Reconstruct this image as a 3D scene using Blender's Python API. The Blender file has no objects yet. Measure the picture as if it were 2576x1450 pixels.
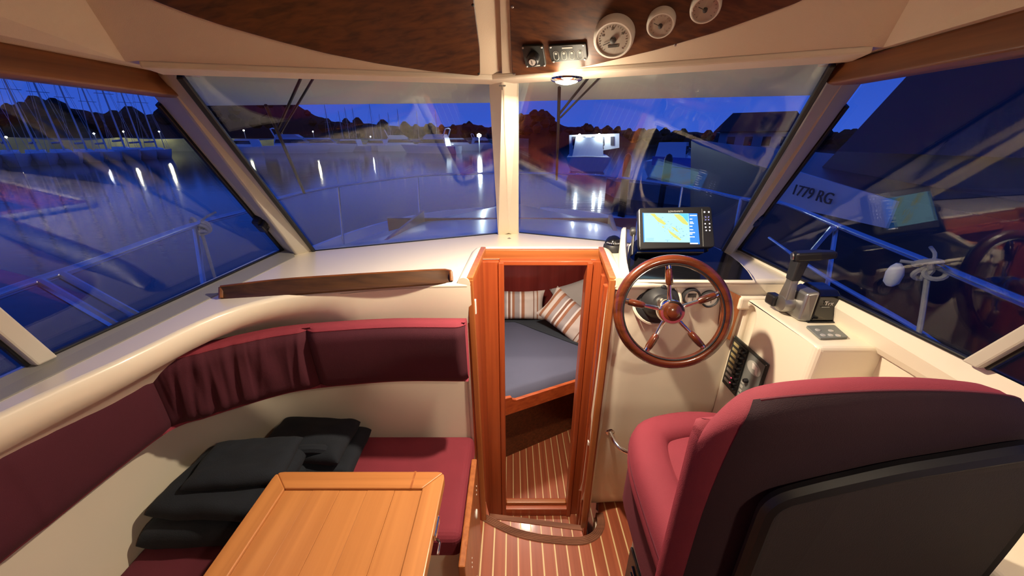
import bpy, bmesh, math, random
from mathutils import Vector as V, Matrix, noise
random.seed(7)
S = bpy.context.scene
COL = S.collection
# ------------------------------------------------------------------ camera
FPX, PITCH, CAMZ = 900.0, math.radians(22.5), 1.6
cam = bpy.data.objects.new('camera', bpy.data.cameras.new('camera')); COL.objects.link(cam)
cam.location = (0, 0, CAMZ); cam.rotation_euler = (math.pi/2 - PITCH, 0, 0)
cam.data.sensor_width = 36; cam.data.lens = FPX/2576*36; cam.data.clip_start = .02; cam.data.clip_end = 2000
S.camera = cam
S.view_settings.view_transform = 'Standard'; S.view_settings.look = 'None'
S.view_settings.gamma = 1; S.view_settings.use_curve_mapping = False
S.view_settings.exposure = 0.3
LAMP_W = 17.5
GLOW_W = 1.5
AFT_W = 5.5
CABIN_W = 8.0
SKY = .34
# ------------------------------------------------------------------ dusk sky
w = bpy.data.worlds.new('dusk'); S.world = w; w.use_nodes = True
nt = w.node_tree; bg = nt.nodes['Background']
tc = nt.nodes.new('ShaderNodeTexCoord'); sx = nt.nodes.new('ShaderNodeSeparateXYZ'); rp = nt.nodes.new('ShaderNodeValToRGB')
nt.links.new(tc.outputs['Generated'], sx.inputs[0]); nt.links.new(sx.outputs['Z'], rp.inputs[0]); nt.links.new(rp.outputs[0], bg.inputs[0])
cr = rp.color_ramp
cr.elements[0].position = 0.0; cr.elements[0].color = (.10, .30, 1.75, 1)
cr.elements[1].position = 1.0; cr.elements[1].color = (.03, .10, .75, 1)
e = cr.elements.new(.18); e.color = (.05, .19, 1.35, 1)
bg.inputs[1].default_value = SKY

# ------------------------------------------------------------------ pixels of the photograph to points of the place
C0 = V((0, 0, CAMZ))
cp, sp = math.cos(PITCH), math.sin(PITCH)
def ray(px, py):
    u = (px-1288)/FPX; v = (725-py)/FPX
    return V((u, cp+v*sp, -sp+v*cp))
def PZ(px, py, z): d = ray(px, py); return C0 + d*((z-CAMZ)/d.z)
def PY(px, py, y): d = ray(px, py); return C0 + d*(y/d.y)
def PX(px, py, x): d = ray(px, py); return C0 + d*(x/d.x)
def PP(px, py, P, n): d = ray(px, py); return C0 + d*((P-C0).dot(n)/d.dot(n))

# ------------------------------------------------------------------ mesh builder
class MB:
    def __init__(s): s.v = []; s.f = []
    def add(s, vs, fs):
        o = len(s.v); s.v += [V(p) for p in vs]; s.f += [[i+o for i in f] for f in fs]; return s
    def box(s, c, size, ax=None):
        c = V(c); X, Y, Z = ax or (V((1,0,0)), V((0,1,0)), V((0,0,1)))
        a, b, d = [q/2 for q in size]
        vs = [c + X*i*a + Y*j*b + Z*k*d for k in (-1,1) for j in (-1,1) for i in (-1,1)]
        return s.add(vs, [(0,2,3,1),(4,5,7,6),(0,1,5,4),(2,6,7,3),(0,4,6,2),(1,3,7,5)])
    def bx(s, x0, x1, y0, y1, z0, z1):
        return s.box(((x0+x1)/2,(y0+y1)/2,(z0+z1)/2), (x1-x0, y1-y0, z1-z0))
    def prism(s, loop, vec):
        n = len(loop); vec = V(vec); lo = [V(p) for p in loop]
        fs = [list(range(n)), list(range(2*n-1, n-1, -1))] + [(i, n+i, n+(i+1)%n, (i+1)%n) for i in range(n)]
        return s.add(lo + [p+vec for p in lo], fs)
    def grid(s, rows, closed_u=False, closed_v=False, caps=False):
        m, n = len(rows), len(rows[0]); fs = []
        for i in range(m if closed_v else m-1):
            for j in range(n if closed_u else n-1):
                fs.append((i*n+j, i*n+(j+1)%n, ((i+1)%m)*n+(j+1)%n, ((i+1)%m)*n+j))
        if caps: fs += [list(range(n-1,-1,-1)), list(range((m-1)*n, m*n))]
        return s.add([p for r in rows for p in r], fs)
    def tube(s, path, r, n=10, closed=False, caps=True):
        path = [V(p) for p in path]; m = len(path); rows = []
        rs = r if isinstance(r, (list, tuple)) else [r]*m
        t0 = (path[1]-path[0]).normalized()
        up = V((0,0,1)) if abs(t0.z) < .9 else V((1,0,0))
        a = t0.cross(up).normalized()
        for i in range(m):
            if closed: t = (path[(i+1)%m]-path[i-1]).normalized()
            else: t = (path[min(i+1,m-1)]-path[max(i-1,0)]).normalized()
            a = (a - t*a.dot(t)).normalized(); b = t.cross(a)
            rows.append([path[i] + (a*math.cos(2*math.pi*k/n)+b*math.sin(2*math.pi*k/n))*rs[i] for k in range(n)])
        return s.grid(rows, closed_u=True, closed_v=closed, caps=caps and not closed)
    def lathe(s, c, axis, prof, n=24, caps=True):
        c = V(c); z = V(axis).normalized(); a = z.cross(V((0,0,1)) if abs(z.z) < .9 else V((1,0,0))).normalized(); b = z.cross(a)
        rows = [[c + z*h + (a*math.cos(2*math.pi*k/n)+b*math.sin(2*math.pi*k/n))*r for k in range(n)] for r, h in prof]
        return s.grid(rows, closed_u=True, caps=caps)
    def sweep(s, path, outs, prof, caps=True):
        """prof (d, z) carried along a plan path; outs = outward unit vectors"""
        return s.grid([[V((p.x,p.y,0)) + o*d + V((0,0,z)) for d, z in prof] for p, o in zip(path, outs)], closed_u=True, caps=caps)
    def build(s, name, mat, parent=None, smooth=40, bevel=0, seg=2, base=None):
        me = bpy.data.meshes.new(name)
        if parent is not None: org = wloc(parent)
        elif base is not None: org = V(base)
        else:
            xs = [p.x for p in s.v]; ys = [p.y for p in s.v]
            org = V(((min(xs)+max(xs))/2, (min(ys)+max(ys))/2, min(p.z for p in s.v)))
        me.from_pydata([p-org for p in s.v], [], s.f)
        bm = bmesh.new(); bm.from_mesh(me)
        bmesh.ops.recalc_face_normals(bm, faces=bm.faces)
        if smooth:
            for f in bm.faces: f.smooth = True
            for ed in bm.edges:
                if len(ed.link_faces) != 2 or ed.calc_face_angle(0) > math.radians(smooth): ed.smooth = False
        bm.to_mesh(me); bm.free()
        me.materials.append(mat)
        o = bpy.data.objects.new(name, me); COL.objects.link(o)
        if parent is not None: o.parent = parent
        else: o.location = org
        if bevel:
            b = o.modifiers.new('b', 'BEVEL'); b.width = bevel; b.segments = seg; b.limit_method = 'ANGLE'; b.angle_limit = math.radians(30); b.harden_normals = False
        return o
def wloc(o):
    l = V((0,0,0))
    while o is not None: l += o.location; o = o.parent
    return l
def thing(name, label=None, cat=None, loc=(0,0,0), group=None, kind=None):
    o = bpy.data.objects.new(name, None); COL.objects.link(o); o.location = loc; o.empty_display_size = .1
    return tag(o, label, cat, group, kind)
def tag(o, label=None, cat=None, group=None, kind=None):
    if label: o['label'] = label
    if cat: o['category'] = cat
    if group: o['group'] = group
    if kind: o['kind'] = kind
    return o
def copy_tree(o, parent=None):
    c = o.copy(); COL.objects.link(c); c.parent = parent
    for ch in list(o.children): copy_tree(ch, c)
    return c
def cut(o, mb):
    """take the solid mb out of the mesh o (done once, the cutter is removed)"""
    c = mb.build('cutter', M['gel'])
    m = o.modifiers.new('x', 'BOOLEAN'); m.operation = 'DIFFERENCE'; m.object = c; m.solver = 'EXACT'
    bpy.context.view_layer.update()
    dg = bpy.context.evaluated_depsgraph_get()
    me = bpy.data.meshes.new_from_object(o.evaluated_get(dg))
    o.modifiers.clear(); o.data = me
    bpy.data.objects.remove(c)
def text_mesh(name, body, size, origin, ex, ey, mat, parent=None, depth=.0006, align='CENTER', shear=0):
    cu = bpy.data.curves.new(name, 'FONT'); cu.body = body; cu.size = size; cu.align_x = align; cu.align_y = 'CENTER'; cu.extrude = depth; cu.shear = shear
    t = bpy.data.objects.new('t', cu); COL.objects.link(t)
    bpy.context.view_layer.update()
    me = bpy.data.meshes.new_from_object(t.evaluated_get(bpy.context.evaluated_depsgraph_get()))
    bpy.data.objects.remove(t)
    ex = V(ex).normalized(); ey = V(ey).normalized(); ez = ex.cross(ey)
    org = wloc(parent) if parent else V((0,0,0)); og = V(origin)
    for v in me.vertices: v.co = og + ex*v.co.x + ey*v.co.y + ez*v.co.z - org
    me.name = name; me.materials.clear(); me.materials.append(mat)
    o = bpy.data.objects.new(name, me); COL.objects.link(o); o.parent = parent
    return o
def catmull(pts, n):
    pts = [V(p) for p in pts]; P = [2*pts[0]-pts[1]] + pts + [2*pts[-1]-pts[-2]]; out = []
    for i in range(1, len(P)-2):
        for k in range(8):
            t = k/8; a, b, c, d = P[i-1:i+3]
            out.append(.5*((2*b)+(c-a)*t+(2*a-5*b+4*c-d)*t*t+(3*b-a-3*c+d)*t**3))
    out.append(pts[-1])
    return resample(out, n)
def resample(pts, n):
    L = [0]
    for a, b in zip(pts, pts[1:]): L.append(L[-1]+(b-a).length)
    out = []; j = 0
    for i in range(n):
        s = L[-1]*i/(n-1)
        while j < len(L)-2 and L[j+1] < s: j += 1
        k = (s-L[j])/max(1e-9, L[j+1]-L[j]); out.append(pts[j].lerp(pts[j+1], min(1,max(0,k))))
    return out
def rounded(pts, r, seg=5):
    pts = [V(p) for p in pts]; n = len(pts); out = []
    for i in range(n):
        p = pts[i]; a = pts[i-1]-p; b = pts[(i+1)%n]-p
        q = min(r, a.length*.45, b.length*.45); A = p+a.normalized()*q; B = p+b.normalized()*q
        for k in range(seg+1):
            t = k/seg; out.append(A*(1-t)**2 + p*2*t*(1-t) + B*t*t)
    return out
def outward(path, side=1):
    o = []
    for i in range(len(path)):
        t = path[min(i+1,len(path)-1)]-path[max(i-1,0)]; t.z = 0; t.normalize(); o.append(V((t.y, -t.x, 0))*side)
    return o
def rrect(d0, d1, z0, z1, r, seg=4):
    pts = []
    for cx, cz, a0 in ((d1-r, z1-r, 0), (d0+r, z1-r, 90), (d0+r, z0+r, 180), (d1-r, z0+r, 270)):
        for k in range(seg+1):
            a = math.radians(a0+90*k/seg); pts.append((cx+r*math.cos(a), cz+r*math.sin(a)))
    return pts

# ------------------------------------------------------------------ materials
M = {}
def mat(name, col, rough=.5, metal=0, coat=0, bump=0, bscale=200, var=0, vscale=8, emit=None, es=0, sheen=0, spec=.5):
    m = bpy.data.materials.new(name); m.use_nodes = True; t = m.node_tree; b = t.nodes['Principled BSDF']
    b.inputs['Base Color'].default_value = (*col, 1); b.inputs['Roughness'].default_value = rough; b.inputs['Metallic'].default_value = metal
    b.inputs['Coat Weight'].default_value = coat; b.inputs['Coat Roughness'].default_value = .05; b.inputs['Specular IOR Level'].default_value = spec
    if sheen: b.inputs['Sheen Weight'].default_value = sheen; b.inputs['Sheen Roughness'].default_value = .4; b.inputs['Sheen Tint'].default_value = (*[min(1, c*2.5) for c in col], 1)
    if emit: b.inputs['Emission Color'].default_value = (*emit, 1); b.inputs['Emission Strength'].default_value = es
    if var or bump: c = t.nodes.new('ShaderNodeTexCoord')
    if var:
        n = t.nodes.new('ShaderNodeTexNoise'); n.inputs['Scale'].default_value = vscale; n.inputs['Detail'].default_value = 4
        t.links.new(c.outputs['Object'], n.inputs['Vector'])
        mx = t.nodes.new('ShaderNodeMix'); mx.data_type = 'RGBA'
        mx.inputs[6].default_value = (*[q*(1-var) for q in col], 1); mx.inputs[7].default_value = (*[min(1, q*(1+var)) for q in col], 1)
        t.links.new(n.outputs['Fac'], mx.inputs[0]); t.links.new(mx.outputs[2], b.inputs['Base Color'])
    if bump:
        n2 = t.nodes.new('ShaderNodeTexNoise'); n2.inputs['Scale'].default_value = bscale; n2.inputs['Detail'].default_value = 3
        t.links.new(c.outputs['Object'], n2.inputs['Vector'])
        bp = t.nodes.new('ShaderNodeBump'); bp.inputs['Strength'].default_value = bump; bp.inputs['Distance'].default_value = .002
        t.links.new(n2.outputs['Fac'], bp.inputs['Height']); t.links.new(bp.outputs[0], b.inputs['Normal'])
    M[name] = m; return m
def wood(name, dark, light, axis='X', rough=.35, coat=.2, s=14, gloss=.1):
    m = bpy.data.materials.new(name); m.use_nodes = True; t = m.node_tree; b = t.nodes['Principled BSDF']
    b.inputs['Roughness'].default_value = rough; b.inputs['Coat Weight'].default_value = coat; b.inputs['Coat Roughness'].default_value = gloss
    c = t.nodes.new('ShaderNodeTexCoord'); mp = t.nodes.new('ShaderNodeMapping'); t.links.new(c.outputs['Object'], mp.inputs[0])
    k = [s*6, s*6, s*6]; k['XYZ'.index(axis)] = s*.14; mp.inputs['Scale'].default_value = k
    n = t.nodes.new('ShaderNodeTexNoise'); n.inputs['Scale'].default_value = 1; n.inputs['Detail'].default_value = 6; n.inputs['Distortion'].default_value = .4
    t.links.new(mp.outputs[0], n.inputs['Vector'])
    r = t.nodes.new('ShaderNodeValToRGB'); r.color_ramp.elements[0].position = .3; r.color_ramp.elements[1].position = .7
    r.color_ramp.elements[0].color = (*dark, 1); r.color_ramp.elements[1].color = (*light, 1)
    t.links.new(n.outputs['Fac'], r.inputs[0]); t.links.new(r.outputs[0], b.inputs['Base Color'])
    bp = t.nodes.new('ShaderNodeBump'); bp.inputs['Strength'].default_value = .08; bp.inputs['Distance'].default_value = .001
    t.links.new(n.outputs['Fac'], bp.inputs['Height']); t.links.new(bp.outputs[0], b.inputs['Normal'])
    M[name] = m; return m
mat('gel', (.82, .735, .585), .32, coat=.35, var=.03, vscale=3)
mat('liner', (.72, .60, .46), .85, bump=.3, bscale=900, var=.06, vscale=5)
mat('lip_paint', (.72, .62, .49), .6)
mat('band_grey', (.26, .25, .225), .5, var=.05)
mat('frame_paint', (.56, .51, .42), .45, var=.04)
mat('visor', (.72, .80, .66), .6, var=.05, vscale=2)
mat('gasket', (.006, .006, .007), .5)
mat('black', (.010, .010, .012), .38)
mat('blackgloss', (.006, .006, .008), .12, coat=.4)
mat('rubber', (.018, .018, .02), .5, bump=.1, bscale=300)
mat('chrome', (.85, .84, .82), .08, 1)
mat('steel', (.62, .64, .68), .22, 1)
mat('satin', (.45, .45, .44), .33, 1, var=.1, vscale=30)
mat('satin_dark', (.36, .35, .33), .36, .9, var=.15, vscale=25)
mat('silver', (.62, .60, .56), .4, .5)
mat('white', (.82, .78, .72), .4)
mat('whiteplastic', (.74, .70, .62), .35, coat=.2)
mat('panelgrey', (.16, .17, .16), .5, var=.05)
mat('panelblack', (.02, .023, .022), .42)
mat('labelgrey', (.42, .42, .38), .6)
mat('yellowlabel', (.45, .38, .18), .6)
mat('red_led', (.5, .01, .02), .4, emit=(1, .05, .1), es=4)
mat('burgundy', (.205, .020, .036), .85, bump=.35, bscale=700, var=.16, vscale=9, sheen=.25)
mat('burgundy_dark_shade', (.10, .010, .022), .88, bump=.3, bscale=700, var=.15, vscale=7, sheen=.15)  # dark burgundy trim; on the left bench seat, shade put into the colour
mat('burgundy_back_shaded', (.062, .006, .016), .9, bump=.3, bscale=700, var=.2, vscale=7, sheen=.1)  # backrest faces: shade below the lit top band put into the colour
mat('seat_rear_shaded', (.022, .005, .010), .9, bump=.3, bscale=700, var=.2, vscale=7)  # shade on the rear of the helm seat put into the colour
mat('seat_shell', (.024, .018, .018), .7, bump=.3, bscale=600, var=.2, vscale=6)
mat('fleece', (.007, .010, .017), .95, bump=.5, bscale=420, var=.3, vscale=18, sheen=.08)
mat('sheet', (.085, .088, .140), .85, bump=.12, bscale=900, var=.05)
mat('sheet_dark', (.03, .035, .045), .9, bump=.2, bscale=700)
mat('ticking', (.42, .38, .35), .85, bump=.1, bscale=700)
mat('face', (.60, .50, .42), .5, var=.08, vscale=40)
mat('print', (.05, .045, .04), .6)
mat('lampglass', (1, .95, .85), .3, emit=(1, .86, .62), es=22)
wood('mahogany', (.060, .016, .006), (.15, .042, .013), 'Y', s=12)
wood('fiddle_wood', (.11, .032, .009), (.22, .07, .018), 'X', .35, .3, s=10)
wood('fiddle_shaded', (.030, .012, .005), (.075, .030, .010), 'X', .45, .1, s=10)  # tray recess: its shadow is put into the wood colour
wood('rail_wood', (.12, .038, .011), (.24, .085, .024), 'Y', .4, .2, s=10)
wood('mahogany_x', (.036, .010, .004), (.125, .040, .011), 'X', .42, .12, s=16)
wood('door_wood', (.30, .052, .015), (.47, .100, .027), 'Z', .38, .2, s=8)
wood('door_wood_x', (.30, .052, .015), (.48, .105, .028), 'X', .38, .2, s=8)
wood('cherry', (.17, .022, .018), (.25, .035, .028), 'Z', .3, .3, s=4)
wood('oak_trim', (.30, .085, .022), (.46, .15, .042), 'Z', .35, .25, s=10)
wood('oak_trim_x', (.30, .085, .022), (.48, .16, .045), 'X', .35, .25, s=10)
wood('teak', (.44, .165, .045), (.58, .235, .068), 'Y', .36, .15, s=6)
wood('teak_x', (.42, .150, .040), (.56, .22, .062), 'X', .36, .15, s=8)
wood('sole', (.26, .060, .026), (.42, .112, .050), 'Y', .38, .15, s=6)
wood('nosing', (.13, .045, .022), (.25, .095, .048), 'X', .75, 0, s=10)
wood('gloss_wood', (.032, .008, .003), (.125, .026, .007), 'X', .22, .9, s=5, gloss=.03)
mat('holly', (.72, .55, .28), .45)
# window glass: clear pane, mirror share by Fresnel
g = bpy.data.materials.new('glass'); g.use_nodes = True; t = g.node_tree; t.nodes.remove(t.nodes['Principled BSDF'])
tr = t.nodes.new('ShaderNodeBsdfTransparent'); tr.inputs[0].default_value = (.93, .95, .95, 1)
gl = t.nodes.new('ShaderNodeBsdfGlossy'); gl.inputs['Roughness'].default_value = 0; lw = t.nodes.new('ShaderNodeLayerWeight'); lw.inputs[0].default_value = .5
pw_ = t.nodes.new('ShaderNodeMath'); pw_.operation = 'POWER'; pw_.inputs[1].default_value = 5; t.links.new(lw.outputs['Facing'], pw_.inputs[0])
fr = t.nodes.new('ShaderNodeMath'); fr.operation = 'MULTIPLY_ADD'; fr.inputs[1].default_value = .95; fr.inputs[2].default_value = .05; t.links.new(pw_.outputs[0], fr.inputs[0])
mx = t.nodes.new('ShaderNodeMixShader'); t.links.new(fr.outputs[0], mx.inputs[0]); t.links.new(tr.outputs[0], mx.inputs[1]); t.links.new(gl.outputs[0], mx.inputs[2])
t.links.new(mx.outputs[0], t.nodes['Material Output'].inputs[0]); M['glass'] = g
# exterior
mat('boatwhite', (.70, .72, .76), .35, coat=.2)
mat('deckwhite', (.80, .82, .86), .25, coat=.4)
mat('boatgrey', (.30, .32, .36), .5)
mat('mastgrey', (.55, .56, .58), .5)
mat('boatdark', (.05, .055, .07), .4)
mat('darkglass', (.01, .012, .02), .1)
mat('foliage', (.010, .013, .008), .95)
mat('foliage2', (.020, .026, .010), .95)
mat('stone', (.26, .26, .15), .9, var=.6, vscale=.35)
mat('concrete', (.25, .25, .25), .85, var=.15, vscale=2)
mat('tarp', (.06, .14, .45), .6, var=.15, vscale=3)
mat('rope', (.42, .40, .36), .9, bump=.8, bscale=260, var=.2, vscale=60)
mat('fender', (.75, .75, .72), .45)
mat('roof_tile', (.10, .05, .04), .8)
mat('lampwhite', (1, 1, 1), .3, emit=(.85, .95, 1), es=120)
mat('lampyellow', (1, 1, .8), .3, emit=(1, .95, .7), es=130)
mat('litwindow', (1, .9, .7), .3, emit=(.75, .9, 1), es=3)
mat('hullblue', (.02, .04, .12), .3)
wm = mat('water', (.003, .006, .010), .09, spec=.25)
t = wm.node_tree; b = t.nodes['Principled BSDF']; c = t.nodes.new('ShaderNodeTexCoord'); mp = t.nodes.new('ShaderNodeMapping'); mp.inputs['Scale'].default_value = (.7, 2.6, 1)
n = t.nodes.new('ShaderNodeTexNoise'); n.inputs['Scale'].default_value = 1.3; n.inputs['Detail'].default_value = 3
bp = t.nodes.new('ShaderNodeBump'); bp.inputs['Strength'].default_value = .09; bp.inputs['Distance'].default_value = .06
t.links.new(c.outputs['Object'], mp.inputs[0]); t.links.new(mp.outputs[0], n.inputs['Vector']); t.links.new(n.outputs['Fac'], bp.inputs['Height']); t.links.new(bp.outputs[0], b.inputs['Normal'])

# ================================================================== the setting: cabin shell
UP = V((0,0,1))
def plane3(a, b, c, toward=C0):
    n = (b-a).cross(c-a).normalized()
    if n.dot(toward-a) < 0: n = -n
    return a, n
ZD = 1.165
WLp = plane3(PZ(1252,588,ZD), PZ(790,632,ZD), PZ(452,190,1.727))
WRp = plane3(PZ(1306,586,ZD), PZ(1815,636,ZD), PZ(2095,160,1.742))
SLp = plane3(PZ(712,628,1.18), PZ(100,905,1.18), PX(385,240,-.905))
SRp = plane3(PZ(1858,625,1.18), PZ(2440,905,1.18), PX(2170,207,.905))
def on(pl, px, py): return PP(px, py, *pl)
def window(n, pl, pts, gasket=(), gr=.006):
    cx = sum((p.x for p in pts))/len(pts); cy = sum((p.y for p in pts))/len(pts)
    o = thing('window_%d' % n, kind='structure', loc=(cx, cy, min(p.z for p in pts)))
    q = [p - pl[1]*.004 for p in pts]
    MB().prism(q, -pl[1]*.005).build('pane', M['glass'], o, smooth=0)
    fr = MB()
    for a, b, r in gasket:
        d = (b-a).normalized(); s = d.cross(pl[1])
        fr.box((a+b)/2 + pl[1]*.002, (r*2, (b-a).length, .012), (s, d, pl[1]))
    if gasket: fr.build('gasket', M['gasket'], o, smooth=0, bevel=.002, seg=1)
    return o
wl = [on(WLp,*q) for q in ((1252,588),(790,632),(452,190),(1228,213))]
wr = [on(WRp,*q) for q in ((1306,586),(1815,636),(2095,160),(1306,210))]
def grow(pts, k):
    c = sum(pts, V((0,0,0)))/len(pts); return [p + (p-c).normalized()*k for p in pts]
window(1, WLp, grow(wl, .02), [(wl[0],wl[1],.003),(wl[1],wl[2],.007)])
window(2, WRp, grow(wr, .02), [(wr[0],wr[1],.003),(wr[1],wr[2],.006)])
# side windows with a raking post between the front and the aft pane
def sidewin(n, pl, fb, bb, tf, postA, postB, sgn):
    FB, BB, TF = on(pl,*fb), on(pl,*bb), on(pl,*tf)
    a0, a1 = [on(pl,*q) for q in postA]; b0, b1 = [on(pl,*q) for q in postB]
    def rise(p, q, z): k = (z-p.z)/(q.z-p.z); return p + (q-p)*k
    aft = (BB-FB).normalized()
    pb = rise(a0, a1, 1.18); pt = rise(a0, a1, 1.76)
    TFu = rise(FB, TF, 1.76)
    window(n, pl, [FB - aft*.01, pb, pt, TFu], [(FB, rise(FB, TF, 1.69), .013), (FB, pb, .004)])
    qb = rise(b0, b1, 1.18); qt = rise(b0, b1, 1.76)
    eb = qb + aft*.9; et = qt + aft*.9
    window(n+2, pl, [qb, eb, et, qt], [(qb, rise(b0, b1, 1.69), .006)])
    MB().prism([pb, qb, qt, pt], pl[1]*.022).build('trim_%d' % (n+3), M['frame_paint'], smooth=0, bevel=.004)['kind'] = 'structure'
    return FB, pb, aft
FBL, PBL, aftL = sidewin(3, SLp, (712,628), (100,905), (385,240), ((112,886),(0,791)), ((50,903),(0,862)), -1)
FBR, PBR, aftR = sidewin(4, SRp, (1858,625), (2440,905), (2170,207), ((2440,908),(2576,830)), ((2487,925),(2576,876)), 1)
# pillars
def lin(px, py, *edges, k=.97):
    d = ray(px, py); t = sum((e-C0).length for e in edges)/len(edges)/d.length
    return C0 + d*t*k
def loftpoly(name, s0, s1, m, bevel=.006):
    n = len(s0); o = MB().grid([s0, s1], closed_u=True, caps=True).build(name, m, smooth=0, bevel=bevel, seg=3); o['kind'] = 'structure'; return o
LIFT = UP*.03
def apillar(name, w_b, w_t, s_b, s_t, rb, rt):
    """windshield edge, ridge, side-glass edge, outer back; carried from dash to header"""
    r_b = lin(*rb, w_b, s_b, k=.985); r_t = lin(*rt, w_t, s_t, k=.975)
    out_b = (w_b+s_b)/2 + (w_b+s_b)/2*0 + V((math.copysign(.05, w_b.x), .05, 0)); out_t = (w_t+s_t)/2 + V((math.copysign(.04, w_t.x), .06, 0))
    d = [(b-a).normalized() for a, b in ((w_b,w_t),(r_b,r_t),(s_b,s_t),(out_b,out_t))]
    s0 = [w_b-d[0]*.04, r_b-d[1]*.03, s_b-d[2]*.04, out_b-d[3]*.04]; s1 = [w_t+d[0]*.04, r_t+d[1]*.06, s_t+d[2]*.05, out_t+d[3]*.05]
    return loftpoly(name, s0, s1, M['frame_paint'])
apillar('trim_1', wl[1], wl[2], FBL, on(SLp,385,240), (748,645), (445,250))
apillar('trim_2', wr[1], wr[2], FBR, on(SRp,2170,207), (1838,640), (2118,215))
cb = (wl[0]+wr[0])/2 + V((0,-.035,.012)); ct = (wl[3]+wr[3])/2 + V((0,-.03,-.02))
loftpoly('trim_3', [wl[0]+V((0,0,-.02)), cb, wr[0]+V((0,0,-.02)), (wl[0]+wr[0])/2+V((0,.04,0))], [wl[3]+V((0,-.02,.03)), ct+V((0,-.02,.03)), wr[3]+V((0,-.02,.03)), (wl[3]+wr[3])/2+V((0,.05,.03))], M['gel'], .004)
# overhead: lip, sloping fascia, headliner, ceiling
CEIL = 1.96
def fascia(wpts, crA, crB, side):
    LC, LO = wpts[3], wpts[2]
    e1 = (LO-LC).normalized(); a = V((e1.y, -e1.x, 0)).normalized()
    if a.y > 0: a = -a
    e2 = (a + UP*.95).normalized()
    base = LC + a*.086 + UP*.012; n = e1.cross(e2).normalized()
    if n.dot(C0-base) < 0: n = -n
    pl = (base, n)
    A, B = on(pl,*crA), on(pl,*crB)
    B2 = A + (B-A)*((CEIL-A.z)/(B.z-A.z))
    return dict(pl=pl, e1=e1, e2=e2, n=n, A=A, B=B2, base=base, LO=LO, LC=LC, a=a)
fl = fascia(wl, (315,155), (215,0), -1); fr_ = fascia(wr, (2221,120), (2288,0), 1)
xm = (fl['base'].x+fr_['base'].x)/2
def midpt(f, z):   # where a fascia half meets the middle of the cabin at height z
    p = f['base'] + f['e2']*((z-f['base'].z)/f['e2'].z); k = (xm-p.x)/f['e1'].x; return p + f['e1']*k
mb_lo = (midpt(fl, fl['base'].z) + midpt(fr_, fr_['base'].z))/2; mb_hi = (midpt(fl, CEIL)+midpt(fr_, CEIL))/2
hd = MB()
for f, s in ((fl,-1),(fr_,1)):
    lo = f['base'] + f['e1']*((f['A']-f['base']).dot(f['e1'])-.03)
    hd.prism([midpt(f, f['base'].z), lo, f['A'], f['B'], midpt(f, CEIL)], -f['n']*.02)
o = hd.build('wall_front', M['liner'], smooth=0); o['kind'] = 'structure'
lp = MB()
for f, wp in ((fl,wl),(fr_,wr)):      # white lip the glass is set into
    q0 = wp[3] - f['e1']*.06; q1 = wp[2] + f['e1']*.03
    lp.prism([q0, q1, q1+f['a']*.085, q0+f['a']*.085], UP*.014)
lp.build('trim_7', M['lip_paint'], smooth=0, bevel=.004)['kind'] = 'structure'
for f, side, aftpx in ((fl,'left',(0,88)),(fr_,'right',(2576,16))):
    A, B = f['A'], f['B']; D = PZ(*aftpx, A.z+.004); d = (D-A).normalized()
    f['D'] = D; f['side_aft'] = d
    h = MB().prism([A, B, B+V((0,-1.45,0)), A+d*1.25], V((math.copysign(.02, A.x), 0, .02)))
    sg_ = math.copysign(1, A.x); e0, e1_ = A-d*.16, A+d*1.25
    h.prism([e0, e1_, V((sg_*.95,e1_.y,1.752)), V((sg_*.95,e0.y+.08,1.752))], UP*.02)
    h.build('wall_%s_upper' % side, M['liner'], smooth=0)['kind'] = 'structure'
MB().prism([fl['B'], mb_hi, fr_['B'], fr_['B']+V((0,-1.45,0)), fl['B']+V((0,-1.45,0))], UP*.03).build('ceiling', M['liner'], smooth=0)['kind'] = 'structure'
MB().bx(-1.12, 1.12, -.47, -.42, 0, 1.99).build('wall_back_skyblock', M['mahogany'], smooth=0)['kind'] = 'structure'  # unseen, added to keep sky light from behind out of the cabin
# roof visor outside the windscreen
vz = 1.722
vis = [PZ(520,266,vz), PZ(1225,259,vz), PZ(1306,255,vz), PZ(2050,240,vz)]
vt = [wl[2]+V((-.1,.03,.012)), wl[3]+V((0,.02,.01)), wr[3]+V((0,.02,.01)), wr[2]+V((.1,.03,.012))]
MB().grid([vt, vis], ).grid([[p+UP*.05 for p in vt], [p+UP*.03 for p in vis]]).grid([vis, [p+UP*.03 for p in vis]]).build('trim_8', M['visor'], smooth=0)['kind'] = 'structure'
# ---- window sill bands
def band(name, fb, aft, low0, low1, m, ext=1.5):
    dl = (low1-low0).normalized(); a = fb - aft*.06; b = fb + aft*ext; c = low0 - dl*.02; d = low0 + dl*((b.y-low0.y)/dl.y)
    MB().prism([a, b, d, c], V((math.copysign(.01, fb.x), 0, -.02))).build(name, m, smooth=0, bevel=.003)['kind'] = 'structure'
    return c, d
bl = band('trim_9', FBL, aftL, PZ(735,650,1.167), PZ(0,1010,1.167), M['band_grey'])
br = band('trim_10', FBR, aftR, PZ(1896,693,1.101), PZ(2241,896,1.101), M['gel'])
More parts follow.
